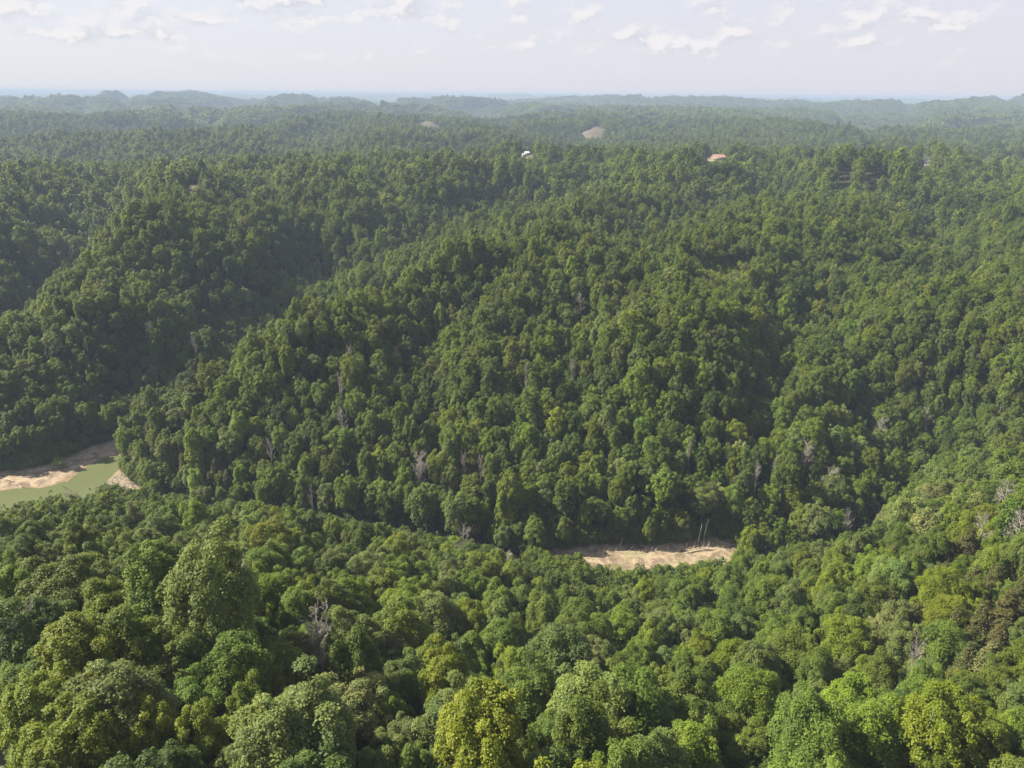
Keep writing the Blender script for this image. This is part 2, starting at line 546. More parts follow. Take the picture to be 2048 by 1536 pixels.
C_NEAR = hit_poly([(-60, 1450), (22, 1462), (34, 1500), (16, 1570), (-90, 1600)])
BRUSH_C = ground_at(1430, 548)
BRUSH_R = 21.0
BRUSH_PX = [(1355, 572), (1400, 545), (1450, 531), (1495, 535), (1510, 550), (1490, 575), (1440, 590), (1380, 590)]
BRUSH = hit_poly(BRUSH_PX)


def clear_at(px, py, w_, l_):
    """a clearing: an ellipse w_ across the line of sight, l_ along it"""
    p = ground_at(px, py, 13.0)
    if math.hypot(p[0], p[1]) < 4000:
        KNOLLS.append((p[0], p[1], 13.0, max(40.0, w_ * 1.2)))
        p[2] += 13.0
    ux, uy = p[0] / math.hypot(p[0], p[1]), p[1] / math.hypot(p[0], p[1])
    P = []
    for k in range(14):
        a = 2 * math.pi * k / 14
        wob = 1 + 0.16 * math.sin(3 * a + px) + 0.1 * math.sin(5 * a + py)
        c_, s_ = math.cos(a) * w_ * wob, math.sin(a) * l_ * wob
        P.append((p[0] + uy * c_ + ux * s_, p[1] - ux * c_ + uy * s_))
    return P, p


OPEN = []           # polygons without trees, painted as dry grass
for (a, b, w_, l_) in [(868, 249, 50, 170), (1186, 258, 36, 150), (384, 378, 5, 14), (1430, 322, 15, 60), (1118, 322, 5, 26),
                       (1052, 309, 9, 40), (790, 209, 60, 240)]:
    P, c = clear_at(a, b, w_, l_)
    OPEN.append((P, c, a, b))
DRIVE, DRIVE_C = clear_at(1850, 327, 7, 70)
LEDGES = [(1690, 362, 20, 1.0), (1748, 369, 24, 1.0)]
LEDGE_POLY = []
for (a, b, w_, s_) in LEDGES:
    P, c = clear_at(a, b + 3, 13, 16)
    LEDGE_POLY.append((P, c))

# ------------------------------------------------------------------ ground mesh
rs = [3.0]
while rs[-1] < 70000:
    r = rs[-1]
    if r < 195: st = 3.2
    elif r < 345: st = 1.15
    elif r < 1200: st = r * 0.0115
    elif r < 6000: st = r * 0.014
    else: st = r * 0.03
    rs.append(r + st)
rs = np.array(rs)
a1 = np.radians(np.linspace(-48, 48, 400))
a0 = np.radians(np.linspace(-180, -48, 50))[:-1]
a2 = np.radians(np.linspace(48, 180, 50))[1:-1]
angs = np.concatenate([a0, a1, a2])
NA, NR = len(angs), len(rs)
RR, AA = np.meshgrid(rs, angs, indexing='ij')
GX, GY = RR * np.sin(AA), RR * np.cos(AA)
GZ = height(GX, GY)
farw = sst(RR, 5200, 6500)
GZ = GZ + farw * (14 + np.minimum(RR * 0.0012, 14) * perlin(GX / 60, GY / 60, 91))
idx = np.arange(NR * NA).reshape(NR, NA)
nx = np.roll(idx, -1, axis=1)
F = np.stack([idx[:-1].ravel(), nx[:-1].ravel(), nx[1:].ravel(), idx[1:].ravel()], 1)
V = np.stack([GX.ravel(), GY.ravel(), GZ.ravel()], 1)
V = np.vstack([V, [[0, 0, GZ[0].mean()]]])
sdS = poly_sd(GX, GY, SHORE); sdB = poly_sd(GX, GY, BAR); sdP = poly_sd(GX, GY, POOL)
wob = 2.2 * fbm(GX / 6, GY / 6, 81, 3)
sand = np.maximum(1 - sst(sdS + wob, -1.0, 2.5), 1 - sst(sdB + wob, -0.5, 3.0))
sand = np.maximum(sand, 0.8 * (1 - sst(poly_sd(GX, GY, BRUSH) + wob, -2, 2)))
field = 1 - sst(poly_sd(GX, GY, C_NEAR), -1, 1)
for P, c, a, b in OPEN:
    field = np.maximum(field, 1 - sst(poly_sd(GX, GY, P), -3, 3))
cov = np.stack([sand.ravel(), field.ravel(), farw.ravel(), np.ones(sand.size)], 1)
cov = np.vstack([cov, [[0, 0, 0, 1]]])
F = np.vstack([F])
cen = len(V) - 1
me = mesh_from('ground', V, F, [M_GROUND], True, {'cover': ('POINT', 'FLOAT_COLOR', cov)})
ground = link('ground', me)
tag(ground, kind='structure')

# water of the creek pool
def water_material():
    m, t = new_mat('silty_water')
    co = t.n('ShaderNodeTexCoord').outputs['Object']
    n = t.noise(co, 0.9, 4, 0.5)
    c = t.mix(t.noise(co, 0.03, 3), (0.082, 0.094, 0.040, 1), (0.104, 0.116, 0.052, 1))
    bump = t.n('ShaderNodeBump', {'Strength': 0.10, 'Distance': 0.05, 'Height': n})
    d = t.n('ShaderNodeBsdfPrincipled', {'Base Color': c, 'Roughness': 0.12, 'IOR': 1.33, 'Normal': bump.outputs[0]})
    t.n('ShaderNodeOutputMaterial', {0: d.outputs[0]})
    return m


pc = np.array(POOL).mean(axis=0)
WV = []
for (x, y) in POOL:
    dx, dy = x - pc[0], y - pc[1]
    L = math.hypot(dx, dy)
    WV.append((x + dx / L * 4, y + dy / L * 4, 0.0))
me = mesh_from('water', WV, [list(range(len(WV)))], [water_material()])
water = link('water', me)
tag(water, kind='structure')

# ------------------------------------------------------------------ trees: the meshes of the kinds
def leaf_quads(P, Nrm, size, rng):
    """folded leaf sprays: n quads with centre P, normal Nrm"""
    n = len(P)
    a = rng.normal(size=(n, 3))
    u = np.cross(Nrm, a); u /= np.linalg.norm(u, axis=1)[:, None] + 1e-9
    v = np.cross(Nrm, u)
    s = size * rng.uniform(0.6, 1.35, n)[:, None]
    asp = rng.uniform(0.55, 0.95, n)[:, None]
    fold = rng.uniform(-0.30, 0.10, n)[:, None] * s
    V = np.empty((n, 4, 3))
    V[:, 0] = P - u * s * 0.5 + Nrm * fold
    V[:, 1] = P - v * s * 0.5 * asp
    V[:, 2] = P + u * s * 0.5 + Nrm * fold
    V[:, 3] = P + v * s * 0.5 * asp
    return V.reshape(-1, 3), np.arange(n * 4).reshape(n, 4)


def crown_points(seed, kind, n):
    """positions, normals, bough tone of the leaf sprays of one crown; the trunk foot is at the origin"""
    rng = np.random.default_rng(seed)
    if kind == 'round':
        R, Rz, cz, K, f = 4.8, 7.2, 11.2, 58, (0.19, 0.36); lo = -0.85
    elif kind == 'tall':
        R, Rz, cz, K, f = 3.7, 8.8, 11.2, 64, (0.20, 0.38); lo = -0.85
    elif kind == 'tufted':
        R, Rz, cz, K, f = 4.6, 7.0, 11.0, 96, (0.15, 0.25); lo = -0.85
    elif kind == 'layered':
        R, Rz, cz, K, f = 5.2, 6.2, 11.6, 62, (0.16, 0.30); lo = -0.8
    elif kind == 'cedar':
        R, Rz, cz, K, f = 2.3, 5.2, 7.6, 40, (0.20, 0.34); lo = -0.9
    elif kind == 'bush':
        R, Rz, cz, K, f = 2.6, 2.0, 1.9, 14, (0.28, 0.42); lo = -0.6
    lean = rng.normal(size=2) * 0.05
    B = []
    ga = math.pi * (3 - math.sqrt(5))
    ph0 = rng.uniform(0, 6.3)
    for k in range(K):
        zz = lo + (1 - lo) * (k + 0.5) / K + rng.normal() * 0.05
        zz = min(max(zz, -0.98), 0.98)
        a = ph0 + ga * k + rng.normal() * 0.25
        rr = math.sqrt(1 - zz * zz)
        if zz < 0: rr = 0.55 * rr + 0.45 * min(1.0, 1.0 + 0.25 * zz)      # boughs reach low down on the outside
        d = np.array([rr * math.cos(a), rr * math.sin(a), zz])
        if kind == 'cedar':
            hz = (k + 0.5) / K
            rad = (1 - hz) ** 0.8
            c = np.array([math.cos(a) * rad * R * 0.75, math.sin(a) * rad * R * 0.75, cz - Rz + 2 * Rz * hz])
            rb = R * rng.uniform(*f) * (0.6 + 0.6 * (1 - hz))
        else:
            lump = rng.uniform(0.42, 0.84)
            if rng.random() < 0.16: lump = rng.uniform(0.84, 1.08)
            c = np.array([d[0] * R * lump, d[1] * R * lump, cz + d[2] * Rz * lump])
            rb = R * rng.uniform(*f) * (1.25 if rng.random() < 0.15 else 1.0) * (0.72 if lump > 0.84 else 1.0)
        B.append((c, rb, rng.uniform(-1, 1), d))
    C = np.array([b[0] for b in B]); RB = np.array([b[1] for b in B]); T = np.array([b[2] for b in B])
    stz = {'round': 1.15, 'tall': 1.6, 'tufted': 1.25, 'layered': 0.7, 'cedar': 0.9, 'bush': 0.8}[kind]
    pr = RB ** 2; pr /= pr.sum()
    per = 9
    m = int(n / per * 1.7)
    bi = rng.choice(K, m, p=pr)
    cen0 = np.array([0, 0, cz - (0.2 * Rz)])
    out = C[bi] - cen0
    out /= np.linalg.norm(out, axis=1)[:, None] + 1e-9
    d = rng.normal(size=(m, 3)) * 0.9 + out * 0.95 + np.array([0, 0, 0.75])
    d /= np.linalg.norm(d, axis=1)[:, None]
    sc = np.array([1, 1, stz])
    P = C[bi] + d * RB[bi][:, None] * sc * rng.uniform(0.72, 1.08, m)[:, None]
    # leave out sprays deep inside another bough
    q = (P[:, None, :] - C[None]) / (RB[None, :, None] * sc)
    dd = np.sqrt((q ** 2).sum(2))
    ins = (dd < 0.62).any(1)
    keep = ~ins | (rng.random(m) < 0.12)
    P, d, bi = P[keep], d[keep], bi[keep]
    tone = T[bi] * 0.6 + rng.normal(size=len(P)) * 0.35
    # each sub clump carries a small dome of sprays
    k = per
    sub = 0.34 if kind not in ('cedar', 'bush') else 0.26
    sub *= max(1.0, (16000 / max(n, 1)) ** 0.28)
    dm = d[:, None, :] + rng.normal(size=(len(P), k, 3)) * 0.75
    dm /= np.linalg.norm(dm, axis=2)[..., None]
    PP = P[:, None, :] + dm * sub * rng.uniform(0.7, 1.5, (len(P), k, 1)) * np.array([1, 1, 1.45])
    NN = dm * 0.62 + rng.normal(size=dm.shape) * 0.34 + np.array([-0.0, 0, 0.62])
    NN /= np.linalg.norm(NN, axis=2)[..., None]
    tn = tone[:, None] + rng.normal(size=(len(P), k)) * 0.28
    PP, NN, tn = PP.reshape(-1, 3), NN.reshape(-1, 3), tn.ravel()
    if len(PP) > n:
        s = rng.permutation(len(PP))[:n]
        PP, NN, tn = PP[s], NN[s], tn[s]
    PP[:, :2] += lean * (PP[:, 2:3] - 4)
    return PP, NN, np.clip(tn * 0.5 + 0.5, 0, 1), C, RB


def tube(P0, P1, r0, r1, sides=5):
    P0 = np.asarray(P0, float); P1 = np.asarray(P1, float)
    ax = P1 - P0; ax /= np.linalg.norm(ax) + 1e-9
    u = np.cross(ax, [0.3, 0.9, 0.31]); u /= np.linalg.norm(u)
    v = np.cross(ax, u)
    a = np.linspace(0, 2 * math.pi, sides, endpoint=False)
    ring = np.cos(a)[:, None] * u + np.sin(a)[:, None] * v
    V = np.vstack([P0 + ring * r0, P1 + ring * r1])
    F = np.array([[i, (i + 1) % sides, sides + (i + 1) % sides, sides + i] for i in range(sides)])
    return V, F


class Acc:
    def __init__(self):
        self.V = []; self.F = []; self.n = 0

    def add(self, VF):
        self.V.append(VF[0]); self.F.append(VF[1] + self.n); self.n += len(VF[0])

    def path(self, pts, r0, r1, sides=5):
        m = len(pts) - 1
        for i in range(m):
            ra = r0 + (r1 - r0) * i / m; rb = r0 + (r1 - r0) * (i + 1) / m
            self.add(tube(pts[i], pts[i + 1], ra, rb, sides))

    def get(self):
        return np.vstack(self.V), np.vstack(self.F)


def trunk_acc(seed, C, RB, top=12.5, rad=0.34):
    rng = np.random.default_rng(seed)
    A = Acc()
    pts = [np.array([0, 0, -1.5])]
    for k in range(1, 6):
        pts.append(np.array([rng.normal() * 0.12 * k * 0.6, rng.normal() * 0.12 * k * 0.6, top * k / 5]))
    A.path(pts, rad, rad * 0.35, 7)
    for j in rng.permutation(len(C))[:12]:
        k = rng.uniform(0.35, 0.95)
        i = min(int(k * 5), 4); s = pts[i] * (1 - (k * 5 - i)) + pts[i + 1] * (k * 5 - i)
        e = C[j]
        mid = (s + e) / 2 + np.array([rng.normal() * 0.3, rng.normal() * 0.3, -0.4])
        A.path([s, mid, e], rad * 0.36, 0.05, 4)
    return A


def tree_meshes(seed, kind, n, leaf, name):
    P, N, tn, C, RB = crown_points(seed, kind, n)
    rng = np.random.default_rng(seed + 5)
    V, F = leaf_quads(P, N, leaf, rng)
    crown = mesh_from(name + '_crown', V, F, [M_LEAF], False, {'shade': ('FACE', 'FLOAT', tn)})
    top = {'cedar': 11, 'bush': 1.8}.get(kind, 12.5)
    A = trunk_acc(seed + 9, C, RB, top, {'cedar': 0.16, 'bush': 0.07}.get(kind, 0.34))
    tv, tf = A.get()
    trunk = mesh_from(name + '_trunk', tv, tf, [M_BARK], True)
    return crown, trunk, (V, F, tn), (tv, tf)


KINDS = ['round', 'tall', 'tufted', 'layered']
HI = {}     # near meshes
for ki, kd in enumerate(KINDS):
    HI[kd] = [tree_meshes(100 + ki * 10 + j, kd, 34000, 0.25, kd)[:2] for j in range(3)]
HI['cedar'] = [tree_meshes(180 + j, 'cedar', 5000, 0.30, 'cedar')[:2] for j in range(2)]
HI['bush'] = [tree_meshes(190 + j, 'bush', 2500, 0.26, 'bush')[:2] for j in range(2)]

# meshes of the woods (they live only in an unlinked collection that the woods' node tree reads)
LIB = bpy.data.collections.new('wood_tree_meshes')
LIBN = []


def lib_add(name, me):
    o = bpy.data.objects.new('lib_%03d_%s' % (len(LIBN), name), me)
    LIB.objects.link(o)
    LIBN.append(name)
    return len(LIBN) - 1


def whole(seed, kind, n, leaf, with_trunk=True):
    _, _, (V, F, tn), (tv, tf) = tree_meshes(seed, kind, n, leaf, 'w')
    mi = np.zeros(len(F))
    if with_trunk:
        F = np.vstack([F, tf + len(V)]); V = np.vstack([V, tv])
        mi = np.append(mi, np.ones(len(tf))); tn = np.append(tn, np.zeros(len(tf)))
    return mesh_from('wood_tree', V, F, [M_LEAF, M_BARK], False, {'shade': ('FACE', 'FLOAT', tn)}, mi)


MID = {k: [] for k in KINDS + ['cedar', 'bush']}
LOW = {k: [] for k in KINDS + ['cedar', 'bush']}
for ki, kd in enumerate(KINDS):
    for j in range(4):
        MID[kd].append(lib_add('mid_' + kd, whole(300 + ki * 10 + j, kd, 11000, 0.42)))
    for j in range(2):
        LOW[kd].append(lib_add('low_' + kd, whole(400 + ki * 10 + j, kd, 1700, 1.0, False)))
for j in range(2):
    MID['cedar'].append(lib_add('mid_cedar', whole(350 + j, 'cedar', 1700, 0.45)))
    MID['bush'].append(lib_add('mid_bush', whole(360 + j, 'bush', 900, 0.42)))
LOW['cedar'] = MID['cedar']; LOW['bush'] = MID['bush']
HIW = {k: [lib_add('hi_' + k, whole(500 + ki * 10 + j, k, 26000, 0.29)) for j in range(2)] for ki, k in enumerate(KINDS)}
HIW['cedar'] = MID['cedar']; HIW['bush'] = MID['bush']


def patch(seed, size=62.0, nn=74):
    """one hectare-sized piece of distant canopy: some 150 crowns"""
    rng = np.random.default_rng(seed)
    Vs, Ts = [], []
    for k in range(nn):
        x, y = rng.uniform(-size / 2, size / 2, 2)
        r = rng.uniform(4, 6.6)
        m = 42
        d = rng.normal(size=(m, 3)); d[:, 2] = np.abs(d[:, 2]) * 1.0 - 0.15; d /= np.linalg.norm(d, axis=1)[:, None]
        P = np.array([x, y, rng.uniform(9, 15)]) + d * r * rng.uniform(0.8, 1.1, (m, 1))
        N = d + rng.normal(size=d.shape) * 0.3; N /= np.linalg.norm(N, axis=1)[:, None]
        V, F = leaf_quads(P, N, 3.4, rng)
        Vs.append(V); Ts.append(np.clip(0.5 + rng.normal() * 0.3 + rng.normal(size=m) * 0.15, 0, 1))
    V = np.vstack(Vs)
    return mesh_from('wood_patch', V, np.arange(len(V)).reshape(-1, 4), [M_LEAF], False, {'shade': ('FACE', 'FLOAT', np.concatenate(Ts))})


PATCH = [lib_add('patch', patch(600 + j)) for j in range(3)]

# ------------------------------------------------------------------ colours of foliage
TINTS = {  # base colours of the leaves
 'deep green': (0.060, 0.094, 0.020),
 'mid green': (0.088, 0.132, 0.023),
 'fresh green': (0.108, 0.158, 0.020),
 'yellow-green': (0.126, 0.162, 0.016),
 'olive green': (0.102, 0.138, 0.025),
 'grey-green': (0.110, 0.152, 0.044),
 'pale tan-green': (0.146, 0.170, 0.062),
 'brown-green': (0.084, 0.090, 0.032),
}
TN = list(TINTS)


def tint_pick(x, y, rng, site_light=0.0):
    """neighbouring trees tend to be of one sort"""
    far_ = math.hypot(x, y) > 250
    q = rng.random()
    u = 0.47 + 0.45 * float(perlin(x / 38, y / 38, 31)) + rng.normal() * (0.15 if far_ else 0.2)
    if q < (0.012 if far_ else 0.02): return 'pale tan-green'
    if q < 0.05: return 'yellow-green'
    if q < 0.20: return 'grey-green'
    u += site_light  # species tone by place, plus painted shade in hollows and sun on spurs
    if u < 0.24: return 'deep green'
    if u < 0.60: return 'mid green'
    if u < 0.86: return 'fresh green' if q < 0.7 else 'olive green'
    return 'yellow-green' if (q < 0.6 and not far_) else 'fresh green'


def jitter(c, rng, s=0.13):
    k = math.exp(rng.normal() * s)
    return tuple(max(0.004, ci * k * math.exp(rng.normal() * 0.03)) for ci in c)


# ------------------------------------------------------------------ where nothing grows
def blocked(x, y, margin=0.0):
    x = np.asarray(x, float); y = np.asarray(y, float)
    b = poly_sd(x, y, SHORE) < margin
    b |= poly_sd(x, y, POOL) < margin
    b |= poly_sd(x, y, BAR) < margin
    b |= poly_sd(x, y, C_NEAR) < margin + 1
    b |= poly_sd(x, y, BRUSH) < 0
    for P, c, a, bb in OPEN:
        b |= poly_sd(x, y, P) < 2
    b |= poly_sd(x, y, DRIVE) < 2
    for P, c in LEDGE_POLY:
        b |= poly_sd(x, y, P) < 0
    return b


# ------------------------------------------------------------------ trees that stand out in the photograph
# x, y of the crown's middle, kind, colour, scale
HEROES = [
 (88,1440,'tufted','yellow-green',1.1),(150,1340,'tall','yellow-green',1.15),(215,1285,'layered','fresh green',1.2),(400,1215,'round','grey-green',1.45),
 (240,1410,'round','grey-green',1.15),(170,1490,'tufted','yellow-green',1.05),(290,1470,'tufted','yellow-green',0.95),(470,1360,'round','mid green',0.95),
 (380,1400,'layered','mid green',0.9),(620,1420,'tall','grey-green',1.3),(560,1500,'round','grey-green',1.0),(690,1400,'layered','pale tan-green',0.95),
 (890,1365,'tufted','yellow-green',1.1),(960,1490,'tufted','yellow-green',1.25),(1110,1330,'round','grey-green',1.15),(1060,1420,'round','mid green',1.0),
 (800,1480,'layered','pale tan-green',0.7),(1180,1330,'layered','pale tan-green',0.85),(1160,1500,'tall','mid green',1.1),(1280,1430,'round','mid green',1.1),
 (870,1230,'round','grey-green',1.1),(1000,1260,'tall','grey-green',1.05),(720,1280,'round','grey-green',1.05),(660,1200,'layered','yellow-green',0.95),
 (560,1180,'tufted','fresh green',1.1),(780,1120,'round','fresh green',1.0),(940,1180,'tufted','fresh green',1.1),(300,1130,'layered','mid green',1.1),
 (120,1180,'layered','olive green',1.15),(60,1250,'round','deep green',1.1),(1110,1200,'tufted','yellow-green',0.8),
 (1650,1110,'round','pale tan-green',0.95),(1560,1130,'round','grey-green',0.9),(1440,1260,'tall','mid green',1.1),(1560,1260,'tufted','fresh green',1.05),
 (1690,1280,'layered','fresh green',1.0),(1780,1040,'round','pale tan-green',1.0),(1860,1000,'round','pale tan-green',1.0),(1930,970,'layered','pale tan-green',0.95),
 (1740,1460,'tall','fresh green',1.1),(1860,1470,'tufted','yellow-green',1.1),(1960,1490,'tufted','yellow-green',1.0),(1700,1400,'tufted','fresh green',1.1),
 (1900,1230,'layered','yellow-green',0.85),(1500,1400,'round','fresh green',1.1),(1620,1500,'round','mid green',1.1),(1400,1500,'tall','fresh green',1.0),
 (1250,1250,'layered','fresh green',1.0),(1340,1170,'round','mid green',0.85),(1480,1120,'round','fresh green',0.75),(1158,1118,'tall','fresh green',0.42),
 (1240,935,'round','pale tan-green',0.85),(1408,1000,'layered','grey-green',1.0),(1330,955,'layered','grey-green',0.8),(1130,1060,'tall','olive green',0.7),
 (120,925,'bush','pale tan-green',1.0),(45,830,'tall','olive green',0.8),(186,830,'tall','yellow-green',0.7),
 (247,884,'bush','fresh green',0.9),(1665,975,'round','grey-green',0.9),(1470,1000,'tall','mid green',1.0),
 (980,1440,'tufted','yellow-green',0.9),(1300,1060,'tall','fresh green',0.6),
]
DEADS = [  # bare grey trees: x, y of the middle, scale, lean
 (640,1305,0.92,'feathery'),(700,1335,0.6,'small'),(496,1190,0.85,'thin'),(925,1108,0.7,'spreading'),(1022,1135,0.8,'spreading'),
 (838,945,1.0,'feathery'),(845,985,0.6,'small'),(880,920,0.6,'leaning'),(925,965,0.55,'thin'),(960,960,0.6,'thin'),
 (690,865,0.6,'spreading'),(800,730,0.6,'rusty'),(700,745,0.55,'thin'),(680,790,0.65,'thin'),(1140,770,0.6,'thin'),(1235,650,0.5,'thin'),
 (1163,625,0.6,'spreading'),(390,710,0.7,'thin'),(300,680,0.6,'spreading'),(145,520,0.6,'spreading'),(1760,870,0.8,'feathery'),(1857,865,0.6,'leaning'),
 (1610,930,0.7,'feathery'),(1652,980,0.7,'spreading'),(1512,985,0.6,'thin'),(1550,945,0.5,'thin'),(1697,1050,0.45,'small'),(2005,1025,0.6,'spreading'),
 (2035,1075,0.7,'spreading'),(1950,1110,0.6,'spreading'),(1805,1385,0.6,'thin'),(1165,1140,0.0,'x'),(75,1340,0.6,'feathery'),(160,1015,0.7,'spreading'),
 (1110,1530,0.0,'x'),(625,1000,0.4,'thin'),(540,905,0.5,'small'),(1533,1075,0.0,'x'),(1380,905,0.45,'thin'),(1050,760,0.4,'thin'),
]
CEDARS = [(1745,1160),(1780,1120),(1830,1140),(1850,1190),(1905,1110),(1935,1090),(1960,1130),(1880,1160),(1940,1170),(1985,1160),
          (1780,1215),(1825,1240),(1775,1235),(1900,1260),(1930,1290),(1960,1250),(2010,1220),(2035,1200),(1990,1290),(1970,1330),(2000,1260),(1830,1280),(1935,1340),(2040,1230),
          (310,890),(345,905),(370,930),(395,900),(400,950),(430,940),(440,915),(300,865),(420,965),(455,965)]

placed = []           # x, y, radius
GRID = {}


def can_place(x, y, r, k=0.72):
    gx, gy = int(x // 12), int(y // 12)
    for i in (-1, 0, 1):
        for j in (-1, 0, 1):
            for (a, b, q) in GRID.get((gx + i, gy + j), ()):
                if (a - x) ** 2 + (b - y) ** 2 < (k * (r + q)) ** 2:
                    return False
    return True


def put(x, y, r):
    GRID.setdefault((int(x // 12), int(y // 12)), []).append((x, y, r))


RAD = {'round': 4.7, 'tall': 3.7, 'tufted': 4.5, 'layered': 5.1, 'cedar': 2.2, 'bush': 2.5, 'dead': 2.6}
MIDH = {'round': 13.0, 'tall': 13.5, 'tufted': 13.0, 'layered': 13.0, 'cedar': 8.0, 'bush': 2.2}
records = []          # near trees: dict
for (a, b, kd, tn_, s) in HEROES:
    if not (0 < s): continue
    if s > 0.8: s *= 1.07
    g = ground_at(a, b, MIDH[kd] * s)
    x, y = g[0], g[1]
    put(x, y, RAD[kd] * s)
    records.append(dict(x=x, y=y, z=float(height(x, y)), kind=kd, tint=tn_, s=s, hero=True))
dead_rec = []
for (a, b, s, sty) in DEADS:
    if s <= 0: continue
    s = s * 1.1
    g = ground_at(a, b, 12.5 * s if s > 0.6 else 12.5)
    x, y = g[0], g[1]
    put(x, y, 2.6 * max(s, 0.8))
    # smaller snags still stand in the canopy: raise by using a taller trunk
    dead_rec.append(dict(x=x, y=y, z=float(height(x, y)), s=s, sty=sty, px=a, py=b))
cedar_rec = []
for (a, b) in CEDARS:
    s = RNG.uniform(0.95, 1.35)
    g = ground_at(a, b, 9.0 * s)
    put(g[0], g[1], 2.0)
    cedar_rec.append(dict(x=g[0], y=g[1], z=float(height(g[0], g[1])), s=s))

# ------------------------------------------------------------------ fill the woods
wood = []     # x, y, z, lib index, scale xyz, rot, tint
cand = []
N_C = 60000
rr = np.sqrt(RNG.uniform(20 ** 2, 720 ** 2, N_C))
# more tries close by
th = np.radians(RNG.uniform(-50, 46, N_C))
cx, cy_ = rr * np.sin(th), rr * np.cos(th)
bl = blocked(cx, cy_, 1.5)
cx, cy_, rr = cx[~bl], cy_[~bl], rr[~bl]
cz_ = height(cx, cy_)
szn = fbm(cx / 70, cy_ / 70, 51, 2)
# the lower trees of the near slope by the creek leave the bar and the pool open to view
SIL = np.array([(-100,1035),(0,1020),(60,1002),(150,992),(215,986),(290,1005),(330,992),(420,1000),(520,1006),(600,1030),(700,1042),(800,1062),(900,1078),(1000,1108),
                (1060,1136),(1085,1142),(1130,1152),(1160,1172),(1235,1180),(1330,1160),(1400,1142),(1470,1128),(1520,1128),(1560,1095),(1640,1092),(1700,1078),(1745,1058),
                (1800,985),(1860,920),(1950,860),(2048,740),(2150,600)], float)
_cd = np.array([(math.atan2(p[0], p[1]), math.hypot(*p)) for p in [tuple(at_z(-200, 1080, 0)[:2])] + CREEK + [tuple(at_z(2100, 860, 20)[:2])]])


VIEWS = []        # u0, u1, lowest row that stays open, distance of the thing looked at
for P, c, a, b in OPEN:
    us = [project((p[0], p[1], float(height(p[0], p[1])))) for p in P]
    VIEWS.append((min(q[0] for q in us) - 1, max(q[0] for q in us) + 1, {868: 252, 1186: 267, 384: 382, 1430: 322, 1118: 325, 1052: 312}.get(a, b + 1), math.hypot(c[0], c[1]) + {1430: 12, 1052: 12}.get(a, 0)))
VIEWS.append((1846, 1862, 335, math.hypot(*DRIVE_C[:2])))
for (P, c), (a, b, w_, s_) in zip(LEDGE_POLY, LEDGES):
    VIEWS.append((a - 10, a + 12, b + 8, math.hypot(c[0], c[1])))
VIEWS.append((1385, 1500, 572, math.hypot(*BRUSH_C[:2])))
_vo = np.array(VIEWS)


def project_v(P):
    v = (np.asarray(P, float) - np.array([0, 0, CAM_H])) @ RC
    return 1024 + FOC * v[:, 0] / -v[:, 2], 768 - FOC * v[:, 1] / -v[:, 2]


def open_views(x, y, z, s):
    """scale factors that keep the few buildings and fields in sight; 0 where a tree has to be left out"""
    x, y, z = (np.atleast_1d(np.asarray(q, float)) for q in (x, y, z))
    s = np.atleast_1d(np.asarray(s, float)).copy()
    r = np.hypot(x, y)
    for u0, u1, vl, rt in VIEWS:
        for _ in range(12):
            u, v = project_v(np.stack([x, y, z + 21 * s], 1))
            w_ = 3.5 * s * FOC / r
            uc, hw = (u0 + u1) / 2, (u1 - u0) / 2
            vle = vl - (9 if hw > 12 else 0) * np.clip((u - uc) / hw, -1.2, 1.2) ** 2
            bad = (r > rt * 0.40) & (r < rt * 1.0) & (u + w_ > u0) & (u - w_ < u1) & (v < vle) & (s > 0)
            if not bad.any(): break
            s[bad] *= 0.86
    s[s < 0.28] = 0
    return s


def near_side(x, y):
    t_ = math.atan2(x, y)
    return math.hypot(x, y) < np.interp(t_, _cd[:, 0], _cd[:, 1]) + (10 if t_ < -0.46 else 0)


def limit(x, y, z, s, kd):
    """the scale at which a near-side tree does not rise above the woods' edge seen in the photograph"""
    if not (90 < math.hypot(x, y) < 370) or not near_side(x, y): return s
    top = {'round': 19.0, 'tall': 20.6, 'tufted': 18.6, 'layered': 18.4, 'bush': 4.2}[kd]
    while s > 0.25:
        u, v = project((x, y, z + top * s))
        w_ = RAD[kd] * s * FOC / math.hypot(x, y, CAM_H - z) * 0.8
        lim = max(np.interp(u, SIL[:, 0], SIL[:, 1]), np.interp(u - w_, SIL[:, 0], SIL[:, 1]) - 4, np.interp(u + w_, SIL[:, 0], SIL[:, 1]) - 4)
        if v >= lim - 2: return s
        s *= 0.9
    return 0.0


fill = []
oscale = open_views(cx, cy_, cz_, np.where(rr > 200, 1.0, 1.0))
for i in range(len(cx)):
    x, y, r = cx[i], cy_[i], rr[i]
    base = 0.86 + 0.22 * szn[i] + RNG.normal() * 0.15
    if r < 170: base *= 1.10 - 0.18 * max(0.0, x / (r + 1))
    base *= 1.0 - 0.07 * float(sst(r, 230, 330))
    s = min(max(base, 0.55), 1.5)
    s = s * oscale[i]
    if s < 0.28: continue
    q = RNG.random()
    kd = 'round' if q < 0.34 else 'tall' if q < 0.66 else 'layered' if q < 0.80 else 'tufted'
    if r < 140:
        u, v = project((x, y, cz_[i] + 11))
        if u < 40 and v > 1395: continue      # the bare corner of ground
    s = limit(x, y, cz_[i], s, kd)
    if s == 0: continue
    R = RAD[kd] * s
    if not can_place(x, y, R, 0.70): continue
    put(x, y, R)
    fill.append((x, y, cz_[i], kd, s))
print('woods, near trees:', len(fill))


def screen_size(x, y, z, s):
    u, v = project((x, y, z + 14 * s))
    d = math.sqrt(x * x + y * y + (CAM_H - z - 14 * s) ** 2)
    ok = -30 < u < 2078 and 900 < v < 1580
    return (s / d if ok else 0.0), u, v


